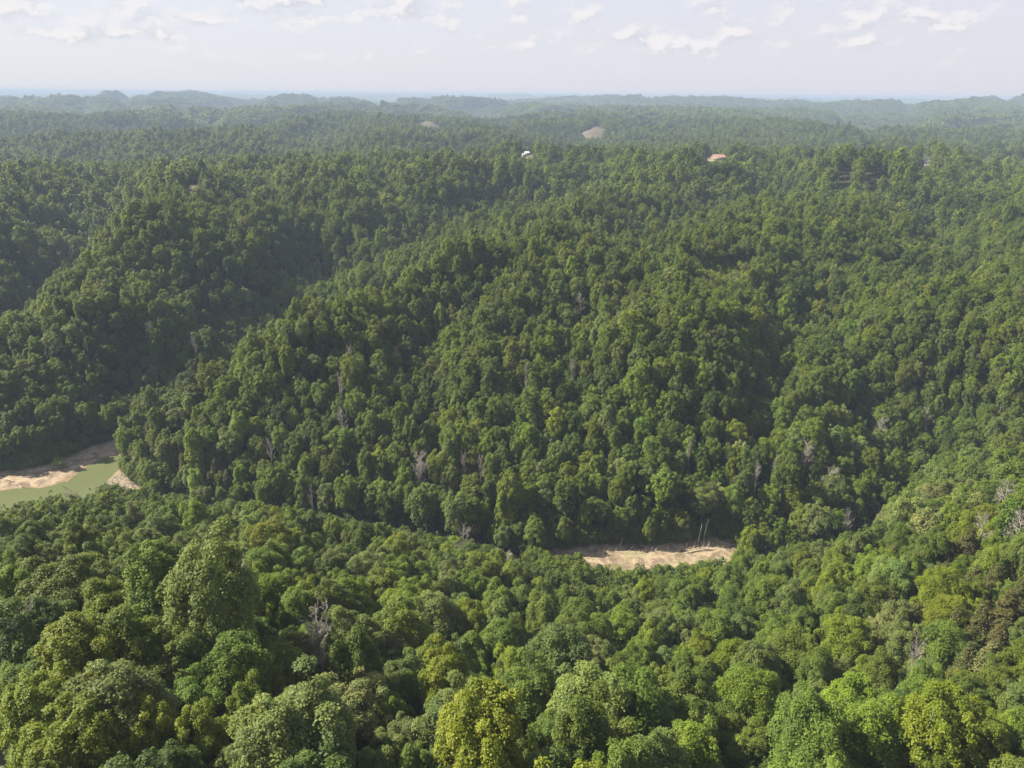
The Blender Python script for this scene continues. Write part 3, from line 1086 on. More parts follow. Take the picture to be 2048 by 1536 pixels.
cl = []
for k, (x, y, z, kd, s) in enumerate(fill):
    sz, u, v = screen_size(x, y, z, s)
    cl.append((sz, k))
cl.sort(reverse=True)
N_IND = 285 - len([r for r in records if r['kind'] not in ('bush',)])
ind = set(k for sz, k in cl[:N_IND] if sz > 0)
# darker species in hollows; shade there and sun on spurs also put into tint
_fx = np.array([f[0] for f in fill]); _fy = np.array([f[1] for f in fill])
_site_light = np.zeros(len(fill))
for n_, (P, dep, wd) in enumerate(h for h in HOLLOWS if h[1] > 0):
    _site_light = np.maximum(_site_light, np.exp(-(line_d(_fx, _fy, P) / (wd * (2.4 if n_ == 0 else 1.2))) ** 2))
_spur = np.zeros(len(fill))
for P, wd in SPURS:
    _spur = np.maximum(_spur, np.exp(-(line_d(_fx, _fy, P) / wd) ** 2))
_site_light = 0.07 - 0.20 * _site_light * (1 - _spur) + 0.30 * _spur
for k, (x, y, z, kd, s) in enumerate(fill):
    tn_ = tint_pick(x, y, RNG, _site_light[k] + (0.08 if math.hypot(x, y) > 240 else 0.0))
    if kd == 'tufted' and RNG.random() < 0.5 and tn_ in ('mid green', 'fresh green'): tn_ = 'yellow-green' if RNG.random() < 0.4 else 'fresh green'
    if k in ind:
        records.append(dict(x=x, y=y, z=z, kind=kd, tint=tn_, s=s, hero=False))
    else:
        r = math.hypot(x, y)
        pool_ = HIW if r < 215 else MID
        v = pool_[kd][RNG.integers(len(pool_[kd]))]
        wood.append((x, y, z, v, s * RNG.uniform(0.84, 1.16), s * RNG.uniform(0.84, 1.16), s * RNG.uniform(0.82, 1.18), RNG.uniform(0, 6.28), jitter(TINTS[tn_], RNG)))

# understorey: saplings and bushes in the gaps and along the edges
nb = 9000
br = np.sqrt(RNG.uniform(25 ** 2, 480 ** 2, nb)); bt = np.radians(RNG.uniform(-42, 42, nb))
bx, by = br * np.sin(bt), br * np.cos(bt)
ok = ~blocked(bx, by, 0.6)
bx, by = bx[ok], by[ok]
bz = height(bx, by)
for i in range(len(bx)):
    s = RNG.uniform(0.5, 1.5)
    s = limit(bx[i], by[i], bz[i], s, 'bush')
    if s == 0: continue
    v = MID['bush'][RNG.integers(2)]
    wood.append((bx[i], by[i], bz[i], v, s, s, s * RNG.uniform(0.9, 1.5), RNG.uniform(0, 6.28), jitter(TINTS['deep green' if RNG.random() < 0.6 else 'mid green'], RNG)))
# fringe of bright bushes round the bar and the shore
for _ in range(5200):
    j = RNG.integers(2)
    P = (BAR, SHORE)[j]
    k = RNG.integers(len(P)); a = np.array(P[k]); b = np.array(P[(k + 1) % len(P)])
    p = a + (b - a) * RNG.random() + RNG.normal(size=2) * 3.0
    if np.hypot(*p) > 430: continue
    sd = float(min(poly_sd(p[0], p[1], BAR), poly_sd(p[0], p[1], SHORE), poly_sd(p[0], p[1], POOL)))
    if not (0.4 < sd < 4.5): continue
    s = RNG.uniform(0.35, 1.0)
    wood.append((p[0], p[1], float(height(*p)), MID['bush'][RNG.integers(2)], s, s, s * RNG.uniform(0.8, 1.6), RNG.uniform(0, 6.28),
                 jitter(TINTS[['mid green', 'fresh green', 'olive green', 'deep green'][RNG.integers(4)]], RNG)))
    if len(wood) > 60000: break

bp = np.array(BRUSH); n_b = 0
while n_b < 420:
    p = RNG.uniform(bp.min(0) - 6, bp.max(0) + 6)
    if float(poly_sd(p[0], p[1], BRUSH)) > 5: continue
    s = RNG.uniform(0.4, 1.15)
    if perlin(p[0] / 7, p[1] / 7, 12) > 0.25: continue
    wood.append((p[0], p[1], float(height(*p)), MID['bush'][RNG.integers(2)], s, s, s * RNG.uniform(0.7, 1.3), RNG.uniform(0, 6.28),
                 jitter(TINTS[['yellow-green', 'fresh green', 'olive green', 'pale tan-green'][RNG.integers(4)]], RNG)))
    n_b += 1

# the woods beyond 720 m: jittered rows, low detail
def rows(r0, r1, step, ang=43):
    out = []
    L = r1 * math.sin(math.radians(ang)) + step
    xs = np.arange(-L, L, step); ys = np.arange(0, r1, step * 0.88)
    Xg, Yg = np.meshgrid(xs, ys)
    Xg = Xg + (np.arange(len(ys)) % 2)[:, None] * step * 0.5
    Xg = Xg + RNG.uniform(-0.42, 0.42, Xg.shape) * step; Yg = Yg + RNG.uniform(-0.42, 0.42, Yg.shape) * step
    Xg, Yg = Xg.ravel(), Yg.ravel()
    r = np.hypot(Xg, Yg)
    m = (r > r0) & (r <= r1) & (np.abs(np.degrees(np.arctan2(Xg, Yg))) < ang)
    Xg, Yg = Xg[m], Yg[m]
    m = ~blocked(Xg, Yg)
    return Xg[m], Yg[m]


fx, fy = rows(720, 2700, 8.6)
fz = height(fx, fy)
print('woods, far trees:', len(fx))
u1 = 0.5 + 0.6 * perlin(fx / 120, fy / 120, 31) + RNG.normal(size=len(fx)) * 0.22
tl = np.array([TINTS[k] for k in ('deep green', 'mid green', 'fresh green', 'olive green', 'grey-green', 'pale tan-green')])
ti = np.clip((u1 * 4.2).astype(int), 0, 4)
ft = tl[ti] * np.exp(RNG.normal(size=(len(fx), 1)) * 0.16)
LOWL = np.array([i for k in KINDS for i in LOW[k]])
flib = LOWL[RNG.integers(len(LOWL), size=len(fx))]
fs = np.clip(0.95 + 0.2 * RNG.normal(size=len(fx)), 0.6, 1.5)
fs = open_views(fx, fy, fz, fs)
km = fs > 0
fx, fy, fz, fs, ft, flib = fx[km], fy[km], fz[km], fs[km], ft[km], flib[km]
gx_, gy_ = rows(2700, 6600, 45, 40)
gz_ = height(gx_, gy_)
print('woods, patches:', len(gx_))

pos = np.array([(a[0], a[1], a[2]) for a in wood])
libi = np.array([a[3] for a in wood]); scl = np.array([a[4:7] for a in wood]); rot = np.array([a[7] for a in wood]); tin = np.array([a[8] for a in wood])
pos = np.vstack([pos, np.stack([fx, fy, fz], 1), np.stack([gx_, gy_, gz_], 1)])
libi = np.concatenate([libi, flib, np.array(PATCH)[RNG.integers(3, size=len(gx_))]])
scl = np.vstack([scl, np.stack([fs, fs, fs * RNG.uniform(0.85, 1.15, len(fs))], 1), np.ones((len(gx_), 3))])
rot = np.concatenate([rot, RNG.uniform(0, 6.28, len(fx)), RNG.integers(4, size=len(gx_)) * math.pi / 2])
pt = np.array(TINTS['mid green']) * np.exp(RNG.normal(size=(len(gx_), 1)) * 0.10)
tin = np.vstack([tin, ft, pt])
wme = bpy.data.meshes.new('woods')
wme.vertices.add(len(pos)); wme.vertices.foreach_set('co', pos.astype(np.float32).ravel())
rot3 = np.stack([rot * 0, rot * 0, rot], 1)
# the distant pieces of canopy follow the slope they stand on
e_ = 22.0
sx_ = (height(gx_ + e_, gy_) - height(gx_ - e_, gy_)) / (2 * e_)
sy_ = (height(gx_, gy_ + e_) - height(gx_, gy_ - e_)) / (2 * e_)
n0 = len(pos) - len(gx_)
for i in range(len(gx_)):
    q = Vector((0, 0, 1)).rotation_difference(Vector((-sx_[i], -sy_[i], 1)).normalized()) @ Euler((0, 0, rot[n0 + i])).to_quaternion()
    rot3[n0 + i] = q.to_euler('XYZ')[:]
for nm, typ, key, arr in (('lib', 'INT', 'value', libi), ('scl', 'FLOAT_VECTOR', 'vector', scl), ('rot', 'FLOAT_VECTOR', 'vector', rot3),
                          ('tint', 'FLOAT_VECTOR', 'vector', tin)):
    at = wme.attributes.new(nm, typ, 'POINT')
    at.data.foreach_set(key, arr.astype(np.int32 if typ == 'INT' else np.float32).ravel())
woods = link('woods', wme)
tag(woods, 'broadleaf woods covering the hills behind the nearest trees out to the hazy horizon', 'woods', None, 'stuff')
ng = bpy.data.node_groups.new('woods', 'GeometryNodeTree')
ng.interface.new_socket('Geometry', in_out='INPUT', socket_type='NodeSocketGeometry')
ng.interface.new_socket('Geometry', in_out='OUTPUT', socket_type='NodeSocketGeometry')
gi = ng.nodes.new('NodeGroupInput'); go = ng.nodes.new('NodeGroupOutput')
ci = ng.nodes.new('GeometryNodeCollectionInfo'); ci.inputs[0].default_value = LIB
ci.inputs['Separate Children'].default_value = True; ci.inputs['Reset Children'].default_value = True


def nattr(nm, typ):
    n = ng.nodes.new('GeometryNodeInputNamedAttribute'); n.data_type = typ; n.inputs[0].default_value = nm
    return n.outputs[0]


ip = ng.nodes.new('GeometryNodeInstanceOnPoints')
ip.inputs['Pick Instance'].default_value = True
ng.links.new(gi.outputs[0], ip.inputs['Points'])
ng.links.new(ci.outputs[0], ip.inputs['Instance'])
ng.links.new(nattr('lib', 'INT'), ip.inputs['Instance Index'])
e2r = ng.nodes.new('FunctionNodeEulerToRotation')
ng.links.new(nattr('rot', 'FLOAT_VECTOR'), e2r.inputs[0])
ng.links.new(e2r.outputs[0], ip.inputs['Rotation'])
ng.links.new(nattr('scl', 'FLOAT_VECTOR'), ip.inputs['Scale'])
ng.links.new(ip.outputs[0], go.inputs[0])
md = woods.modifiers.new('woods', 'NODES'); md.node_group = ng

# ------------------------------------------------------------------ the individual trees
def region(u, v):
    col_ = ['far left', 'left', 'middle', 'right', 'far right'][min(max(int(u / 410), 0), 4)]
    if v > 1400: return 'by bottom edge, ' + col_
    if v > 1270: return 'low near slope, ' + col_
    if v > 1150: return 'near slope, ' + col_
    if v > 1040: return 'upper near woods, ' + col_
    if v > 880: return 'valley floor, ' + col_
    return 'far hillside, ' + col_


kword = {'round': 'rounded', 'tall': 'tall', 'tufted': 'tufted', 'layered': 'spreading', 'bush': 'low'}
buckets = {}
for r in records:
    r['u'], r['v'] = project((r['x'], r['y'], r['z'] + MIDH[r['kind']] * r['s']))
    r['size'] = 'large ' if r['s'] > 1.08 else ('small ' if r['s'] < 0.75 else '')
    key = (r['size'], r['tint'], kword[r['kind']], region(r['u'], r['v']))
    buckets.setdefault(key, []).append(r)
ORD = ['leftmost', 'second from left', 'third from left', 'fourth from left', 'fifth from left', 'sixth from left', 'seventh from left', 'eighth from left']
for (sz, tn_, kw, reg), L in buckets.items():
    L.sort(key=lambda r: r['u'])
    for i, r in enumerate(L):
        if len(L) == 1: r['label'] = f'{sz}{kw} {tn_} tree, {reg}'
        elif len(L) == 2: r['label'] = f'{["left", "right"][i]} of two {sz}{kw} {tn_} trees, {reg}'
        else: r['label'] = f'{ORD[min(i, 7)]} {sz}{kw} {tn_} tree, {reg}'
for r in records:
    kd = r['kind']
    root = bpy.data.objects.new('broadleaf_tree' if kd != 'bush' else 'bush', None)
    COL.objects.link(root)
    root.empty_display_size = 1.0
    root.location = (r['x'], r['y'], r['z'])
    root.rotation_euler = (0, 0, RNG.uniform(0, 6.28))
    s = r['s']
    root.scale = (s * RNG.uniform(0.85, 1.15), s * RNG.uniform(0.85, 1.15), s * RNG.uniform(0.88, 1.12))
    cr, tr = HI[kd][RNG.integers(len(HI[kd]))]
    c = link('crown', cr, root); c['tint'] = jitter(TINTS[r['tint']], RNG, 0.12)
    link('trunk', tr, root)
    tag(root, r['label'], 'tree' if kd != 'bush' else 'bush', 'broadleaf trees of the nearest slopes' if kd != 'bush' else 'bushes by the pool')

# brownish cedars
cr_b = {}
for r in cedar_rec:
    r['u'], r['v'] = project((r['x'], r['y'], r['z'] + 8))
    cr_b.setdefault(('right slope', 'on the point above the stony shore')[r['u'] < 900] + ('' if r['u'] < 900 else (', upper part' if r['v'] < 1180 else ', middle part' if r['v'] < 1260 else ', lower part')), []).append(r)
ORD2 = ['leftmost', 'second', 'third', 'fourth', 'fifth', 'sixth', 'seventh', 'eighth', 'ninth', 'tenth', 'eleventh', 'twelfth']
for reg, L in cr_b.items():
    L.sort(key=lambda r: r['u'])
    for i, r in enumerate(L):
        root = bpy.data.objects.new('cedar_tree', None); COL.objects.link(root)
        root.location = (r['x'], r['y'], r['z']); root.rotation_euler = (0, 0, RNG.uniform(0, 6.28))
        s = r['s']; root.scale = (s * 1.15, s * 1.15, s)
        cr, tr = HI['cedar'][RNG.integers(2)]
        c = link('crown', cr, root); c['tint'] = jitter(TINTS['brown-green'], RNG, 0.12)
        link('trunk', tr, root)
        tag(root, f'{ORD2[i]} brown-green cedar from left, {reg}', 'tree', 'brownish cedars')


# ------------------------------------------------------------------ dead trees
def dead_mesh(seed, style):
    rng = np.random.default_rng(seed)
    T = Acc(); B = Acc()
    Ht = 17.5
    lean = rng.normal(size=2) * 0.05
    pts = [np.array([0, 0, -1.0])]
    for k in range(1, 8):
        z = Ht * k / 7
        pts.append(np.array([lean[0] * z + rng.normal() * 0.15, lean[1] * z + rng.normal() * 0.15, z]))
    T.path(pts, 0.26, 0.05, 6)
    spread = {'feathery': 0.55, 'small': 0.6, 'thin': 0.42, 'spreading': 0.95, 'leaning': 0.6, 'rusty': 0.8}[style]
    nl = {'feathery': 30, 'small': 18, 'thin': 16, 'spreading': 24, 'leaning': 18, 'rusty': 26}[style]
    for i in range(nl):
        k = rng.uniform(0.38, 0.99) * 7
        j = min(int(k), 6); s = pts[j] * (1 - (k - j)) + pts[j + 1] * (k - j)
        a = rng.uniform(0, 6.28)
        L = rng.uniform(2.2, 5.2) * (1.25 - 0.6 * k / 7)
        up = rng.uniform(0.4, 1.1) / max(spread, 0.4) * 0.6
        d = np.array([math.cos(a) * spread, math.sin(a) * spread, up]); d /= np.linalg.norm(d)
        m = s + d * L * 0.5 + rng.normal(size=3) * 0.15; e = s + d * L + np.array([0, 0, 0.5]) + rng.normal(size=3) * 0.25
        B.path([s, m, e], 0.085, 0.03, 4)
        for q in range(7):
            f = rng.uniform(0.3, 1.0)
            p = s + (m - s) * (f * 2) if f < 0.5 else m + (e - m) * (f * 2 - 1)
            d2 = d + rng.normal(size=3) * 0.55 + np.array([0, 0, 0.3]); d2 /= np.linalg.norm(d2)
            l2 = rng.uniform(0.8, 2.0)
            p2 = p + d2 * l2
            B.path([p, p2], 0.045, 0.02, 3)
            for _ in range(3):
                d3 = d2 + rng.normal(size=3) * 0.6; d3 /= np.linalg.norm(d3)
                p3 = p + d2 * l2 * rng.uniform(0.3, 1)
                B.path([p3, p3 + d3 * rng.uniform(0.5, 1.1)], 0.028, 0.014, 3)
    tv, tf = T.get(); bv, bf = B.get()
    mt = M_RUST if style == 'rusty' else M_DEAD
    return mesh_from('dead_trunk', tv, tf, [M_DEAD], True), mesh_from('dead_crown', bv, bf, [mt], False)


M_RUST = bark_material('rusty_twigs', (0.20, 0.12, 0.09, 1), (0.34, 0.22, 0.17, 1))
DM = {}
for r in dead_rec:
    st = r['sty']
    DM.setdefault(st, None)
for i, st in enumerate(DM): DM[st] = [dead_mesh(700 + i * 7 + j, st) for j in range(2)]
DLAB = {
 640: 'tall feathery bare grey tree low in the near woods, left of centre', 700: 'small bare grey tree just right of the tall feathery one',
 496: 'thin bare tree in a dark gap on the left near slope', 925: 'spreading bare grey crown above the near woods left of the sandy bar',
 1022: 'spreading bare grey tree beside the left end of the sandy bar', 838: 'big feathery bare tree in the middle of the hillside above the creek',
 845: 'small bare tree just below the big feathery one on the hillside', 880: 'leaning bare tree right of the big feathery hillside tree',
 75: 'feathery grey tree half hidden at the bottom left corner', 160: 'spreading bare tree in front of the green pool',
 800: 'rusty brown dead tree on the middle hillside', 1760: 'feathery bare grey tree on the right hillside', 1610: 'feathery grey tree above the right valley',
}
for i, r in enumerate(dead_rec):
    root = bpy.data.objects.new('dead_tree', None); COL.objects.link(root)
    root.location = (r['x'], r['y'], r['z']); root.rotation_euler = (0, 0, RNG.uniform(0, 6.28))
    s = r['s']; root.scale = (s * 1.15, s * 1.15, max(s, 0.93) * 1.07)
    if r['sty'] == 'leaning': root.rotation_euler = (0.0, math.radians(14), RNG.uniform(0, 6.28))
    tr, cr = DM[r['sty']][i % 2]
    link('trunk', tr, root); link('crown', cr, root)
    u, v = r['px'], r['py']
    lab = DLAB.pop(u, None)
    if lab is None:
        hz = 'left part' if u < 600 else 'middle' if u < 1300 else 'right part'
        place = f'near column {int(u / 100) + 1} of twenty-one' 
        row = 'upper hillside' if v < 780 else 'lower hillside' if v < 960 else 'valley side' if v < 1060 else 'near slope'
        lab = None
        r['key'] = (r['sty'], row, hz)
    r['lab'] = lab; r['o'] = root
dk = {}
for r in dead_rec:
    if r['lab'] is None: dk.setdefault(r['key'], []).append(r)
for (sty, row, hz), L in dk.items():
    L.sort(key=lambda r: r['px'])
    for i, r in enumerate(L):
        pre = '' if len(L) == 1 else (['left of two ', 'right of two '][i] if len(L) == 2 else ORD2[i] + ' from left, ')
        r['lab'] = f'{pre}{sty} bare grey tree, {row}, {hz} of photo'
for r in dead_rec: tag(r['o'], r['lab'], 'dead tree', 'bare dead trees')

# ------------------------------------------------------------------ brush on the hilltop clearing
def rock_mesh(seed, sx, sy, sz, name, mat, sub=2):
    import bmesh
    bm = bmesh.new()
    bmesh.ops.create_icosphere(bm, subdivisions=sub, radius=1.0)
    rng = np.random.default_rng(seed)
    cuts = [(lambda d: d / np.linalg.norm(d))(rng.normal(size=3)) for _ in range(9)]
    offs = rng.uniform(0.45, 0.9, 9)
    for v in bm.verts:
        p = np.array(v.co)
        for c, o in zip(cuts, offs):
            k = p @ c
            if k > o: p = p - c * (k - o)
        v.co = (p[0] * sx, p[1] * sy, p[2] * sz)
    me = bpy.data.meshes.new(name); bm.to_mesh(me); bm.free()
    me.materials.append(mat)
    return me


M_STONE = plain('pale_limestone', (0.27, 0.225, 0.17), 0.9, 0.25, 1.5)
M_SANDST = plain('rusty_sandstone', (0.15, 0.09, 0.06), 0.9, 0.4, 0.6)
# broken rock along the point
protos = [rock_mesh(900 + k, 1, 0.75, 0.42, 'rock', M_STONE, 1) for k in range(6)]
pv3 = []
for q in protos:
    co = np.empty(len(q.vertices) * 3, np.float32); q.vertices.foreach_get('co', co)
    fi = np.array([list(p.vertices) for p in q.polygons])
    pv3.append((co.reshape(-1, 3), fi))
Vr, Fr, nr = [], [], 0
RBx = np.array(RUBBLE); lo_, hi_ = RBx.min(0), RBx.max(0)
big_rocks = []
cnt = 0
while cnt < 3200:
    p = RNG.uniform(lo_, hi_)
    d = float(poly_sd(p[0], p[1], RUBBLE))
    if d > 0.8 or RNG.random() > sst(-d, -1.5, 1.0) + 0.2: continue
    sz = float(np.clip(np.exp(RNG.normal() * 0.5) * 0.27, 0.12, 0.75))
    if sz > 0.62 and len(big_rocks) < 14:
        big_rocks.append((p[0], p[1], sz * 1.1)); cnt += 1; continue
    co, fi = pv3[RNG.integers(6)]
    a = RNG.uniform(0, 6.28); ca, sa = math.cos(a), math.sin(a)
    c = co * sz
    tilt = RNG.normal() * 0.25
    c = np.stack([c[:, 0] * ca - c[:, 1] * sa, c[:, 0] * sa + c[:, 1] * ca, c[:, 2] + c[:, 0] * tilt], 1) + [p[0], p[1], float(height(p[0], p[1])) + 0.12 * sz]
    Vr.append(c); Fr.append(fi + nr); nr += len(c); cnt += 1
rub = link('shore_rubble', mesh_from('shore_rubble', np.vstack(Vr), np.vstack(Fr), [M_STONE]))
tag(rub, 'pale broken stones covering the point right of the green pool', 'rubble', None, 'stuff')
big_rocks.sort(key=lambda q: project((q[0], q[1], 0.5))[0])
for i, (x, y, sz) in enumerate(big_rocks):
    o = link('boulder', protos[i % 6], None, (x, y, float(height(x, y)) + 0.25 * sz))
    o.scale = (sz, sz, sz * 1.1); o.rotation_euler = (RNG.normal() * 0.1, RNG.normal() * 0.1, RNG.uniform(0, 6.28))
    tag(o, f'{ORD2[i] if i < 12 else "last"}{"" if i < 12 else ("" if i == 12 else " but one")} larger pale rock from the left on the stony point'.replace('last but one', 'rightmost') if i >= 12 else f'{ORD2[i]} larger pale rock from the left on the stony point', 'rock', 'larger rocks on the stony point')


# fallen logs and snags
def log_mesh(seed, L, r, branches=5):
    rng = np.random.default_rng(seed)
    A = Acc(); B = Acc()
    pts = [np.array([L * k / 5 - L / 2, rng.normal() * 0.12 * L / 6, r + rng.normal() * 0.05]) for k in range(6)]
    A.path(pts, r, r * 0.35, 7)
    for k in range(branches):
        f = rng.uniform(0.3, 0.95) * 5; j = min(int(f), 4)
        s_ = pts[j] + (pts[j + 1] - pts[j]) * (f - j)
        d = np.array([rng.uniform(0.1, 0.7), rng.normal() * 0.8, rng.uniform(0.1, 0.9)]); d /= np.linalg.norm(d)
        l = rng.uniform(0.12, 0.28) * L
        B.path([s_, s_ + d * l * 0.6, s_ + d * l + np.array([0.1, 0, 0.2])], r * 0.38, r * 0.1, 4)
        B.path([s_ + d * l * 0.6, s_ + d * l * 0.6 + rng.normal(size=3) * 0.2 * l], r * 0.2, r * 0.06, 3)
    av = A.get(); bv = B.get()
    return mesh_from('log', av[0], av[1], [M_DRIFT], True), mesh_from('branch', bv[0], bv[1], [M_DRIFT], True)


LOGS = [  # x, y, length, angle (degrees), text
 (1400,1103,13,12,'long pale driftwood log lying across the right half of the sandy bar'),
 (1300,1100,8,-35,'driftwood log beside the pile at the bar\'s shaded edge'),
 (1262,1098,6,60,'short log standing out of the shade above the bar'),
 (1340,1092,9,25,'log lying under the trees behind the sandy bar'),
 (1110,1104,6,-50,'forked driftwood at the left end of the sandy bar'),
 (1390,1088,7,70,'broken trunk at the foot of the pale leaning tree'),
 (1460,1090,6,-20,'grey log at the bar\'s right end'),
 (1210,1130,4,15,'small log in the middle of the sandy bar'),
 (1330,1140,4,-8,'thin branch lying on the front edge of the bar'),
 (20,962,12,-20,'branchy driftwood log on the left bank of the pool'),
 (40,972,7,-35,'smaller driftwood log by the water on the left bank'),
 (190,905,9,35,'dark log on the sloping upper bank of the pool'),
 (150,930,7,40,'log half way along the shaded bank of the pool'),
]
for i, (a, b, L, ang, lab) in enumerate(LOGS):
    g = ground_at(a, b)
    root = bpy.data.objects.new('fallen_log', None); COL.objects.link(root)
    root.location = (g[0], g[1], g[2]); root.rotation_euler = (0, 0, math.radians(ang))
    lm, bmh = log_mesh(950 + i, L, 0.16 + 0.012 * L)
    link('trunk', lm, root); link('branch', bmh, root)
    tag(root, lab, 'log', 'driftwood and fallen logs')
# dead saplings sticking up from the silt of the bar: too many and too thin to tell apart
A = Acc()
for _ in range(260):
    k = RNG.random()
    a = RNG.uniform(1095, 1470); b = RNG.uniform(1085, 1150)
    g = at_z(a, b, 1.0)
    if float(poly_sd(g[0], g[1], BAR)) > 1: continue
    h_ = RNG.uniform(0.8, 3.2); tl_ = RNG.normal(size=2) * 0.18 * h_
    p0 = np.array([g[0], g[1], g[2] - 0.1]); p1 = p0 + [tl_[0] * 0.4, tl_[1] * 0.4, h_ * 0.5]; p2 = p0 + [tl_[0], tl_[1], h_]
    A.path([p0, p1, p2], 0.05, 0.02, 3)
    for _k in range(3):
        q = p1 + (p2 - p1) * RNG.random()
        A.path([q, q + [RNG.normal() * 0.3, RNG.normal() * 0.3, RNG.uniform(0.1, 0.5)]], 0.025, 0.012, 3)
v_, f_ = A.get()
sn = link('dead_saplings', mesh_from('dead_saplings', v_, f_, [M_DRIFT]))
tag(sn, 'thin dead stems sticking up from the sandy bar', 'dead stems', None, 'stuff')
# the pale tree with a bare lower trunk at the back of the bar, and two posts of snags to the right
for (a, b, hgt, lab) in [(1407, 1083, 10.5, 'tall pale leaning trunk rising behind the right half of the bar'), (1396, 1085, 8.5, 'slimmer pale trunk just left of the tall pale one'),
                         (1505, 1118, 5.5, 'bare reddish snag at the right end of the bar'), (1521, 1122, 4.2, 'short white broken stub right of the reddish snag'),
                         (1240, 1098, 5.0, 'thin bare snag in front of the dark trees behind the bar')]:
    g = ground_at(a, b)
    A = Acc()
    pts = [np.array([0, 0, -0.6])] + [np.array([0.10 * k + RNG.normal() * 0.08, RNG.normal() * 0.1, hgt * k / 6]) for k in range(1, 7)]
    A.path(pts, 0.26 if hgt > 8 else 0.14, 0.08 if hgt > 8 else 0.05, 6)
    B = Acc()
    for k in range(5):
        j = RNG.integers(3, 6); q = pts[j]
        d = np.array([RNG.normal(), RNG.normal(), 0.9]); d /= np.linalg.norm(d)
        l = hgt * RNG.uniform(0.1, 0.22)
        B.path([q, q + d * l], 0.07, 0.025, 4)
    root = bpy.data.objects.new('snag', None); COL.objects.link(root); root.location = tuple(g)
    v_, f_ = A.get(); link('trunk', mesh_from('snag_trunk', v_, f_, [M_PALE], True), root)
    v_, f_ = B.get(); link('branch', mesh_from('snag_branch', v_, f_, [M_PALE], True), root)
    tag(root, lab, 'snag', 'bare trunks behind the bar')


# ------------------------------------------------------------------ the few buildings
def box(c, s):
    cx_, cy2, cz2 = c; sx, sy, sz = s[0] / 2, s[1] / 2, s[2] / 2
    V = np.array([(cx_ + a * sx, cy2 + b * sy, cz2 + d * sz) for d in (-1, 1) for a, b in ((-1, -1), (1, -1), (1, 1), (-1, 1))])
    F = np.array([[0, 3, 2, 1], [4, 5, 6, 7], [0, 1, 5, 4], [1, 2, 6, 5], [2, 3, 7, 6], [3, 0, 4, 7]])
    return V, F


def house(px, py, L, W_, H_, rise, wall, roof, name, label, cat, rot=0.0, hip=0.25, windows=3):
    g = ground_at(px, py, 3.0)
    root = bpy.data.objects.new(name, None); COL.objects.link(root)
    root.location = (g[0], g[1], g[2]); root.rotation_euler = (0, 0, -math.atan2(g[0], g[1]) + rot)
    v, f = box((0, 0, H_ / 2 - 0.5), (L, W_, H_ + 1.0))
    link('wall', mesh_from('wall', v, f, [wall]), root)
    o_ = 0.6; l, w2 = L / 2 + o_, W_ / 2 + o_; hz = H_ + rise; rl = L / 2 * (1 - hip)
    V = [(-l, -w2, H_ - 0.05), (l, -w2, H_ - 0.05), (l, w2, H_ - 0.05), (-l, w2, H_ - 0.05), (-rl, 0, hz), (rl, 0, hz),
         (-l, -w2, H_ - 0.25), (l, -w2, H_ - 0.25), (l, w2, H_ - 0.25), (-l, w2, H_ - 0.25)]
    F = [[0, 1, 5, 4], [1, 2, 5], [2, 3, 4, 5], [3, 0, 4], [6, 7, 1, 0], [7, 8, 2, 1], [8, 9, 3, 2], [9, 6, 0, 3], [9, 8, 7, 6]]
    link('roof', mesh_from('roof', V, F, [roof]), root)
    for k in range(windows):
        x = -L / 2 + L * (k + 0.7) / (windows + 0.6)
        v, f = box((x, -W_ / 2 - 0.03, H_ * 0.56), (1.5, 0.10, 1.2))
        wf = link('window', mesh_from('window', v, f, [M_WHITE]), root)
        v, f = box((x, -W_ / 2 - 0.10, H_ * 0.56), (1.25, 0.05, 0.95))
        link('pane', mesh_from('pane', v, f, [M_PANE]), wf)
    v, f = box((L * 0.36, -W_ / 2 - 0.04, 1.05), (1.0, 0.12, 2.1))
    link('door', mesh_from('door', v, f, [M_DOOR]), root)
    tag(root, label, cat, 'buildings in the far woods')
    return root


M_WHITE = plain('white_paint', (0.44, 0.43, 0.40), 0.6, 0.06)
M_CREAM = plain('tan_siding', (0.34, 0.28, 0.22), 0.8, 0.1)
M_ROOFR = plain('red_brown_roof', (0.22, 0.125, 0.095), 0.8, 0.15)
M_ROOFM = plain('pale_metal_roof', (0.40, 0.41, 0.42), 0.4, 0.05)
M_PANE = plain('window_glass', (0.03, 0.035, 0.04), 0.1, 0.1)
M_DOOR = plain('door_paint', (0.20, 0.10, 0.07), 0.6, 0.1)
house(1437, 316, 19, 11, 3.4, 3.2, M_CREAM, M_ROOFR, 'house', 'long tan house with a red-brown roof in a clearing right of centre', 'house')
house(1426, 321, 8, 5, 2.2, 1.0, M_WHITE, M_CREAM, 'garage', 'low white garage in front of the red-roofed house', 'garage', 0.3, 0.05, 1)
house(1054, 306, 7, 5, 2.8, 1.6, M_WHITE, M_ROOFM, 'cottage', 'small white cottage among the trees near the centre ridge', 'house', -0.2, 0.05, 2)
house(1048, 310, 5, 4, 2.4, 1.0, M_WHITE, M_ROOFM, 'shed', 'tiny white shed left of the white cottage', 'shed', 0.2, 0.05, 1)
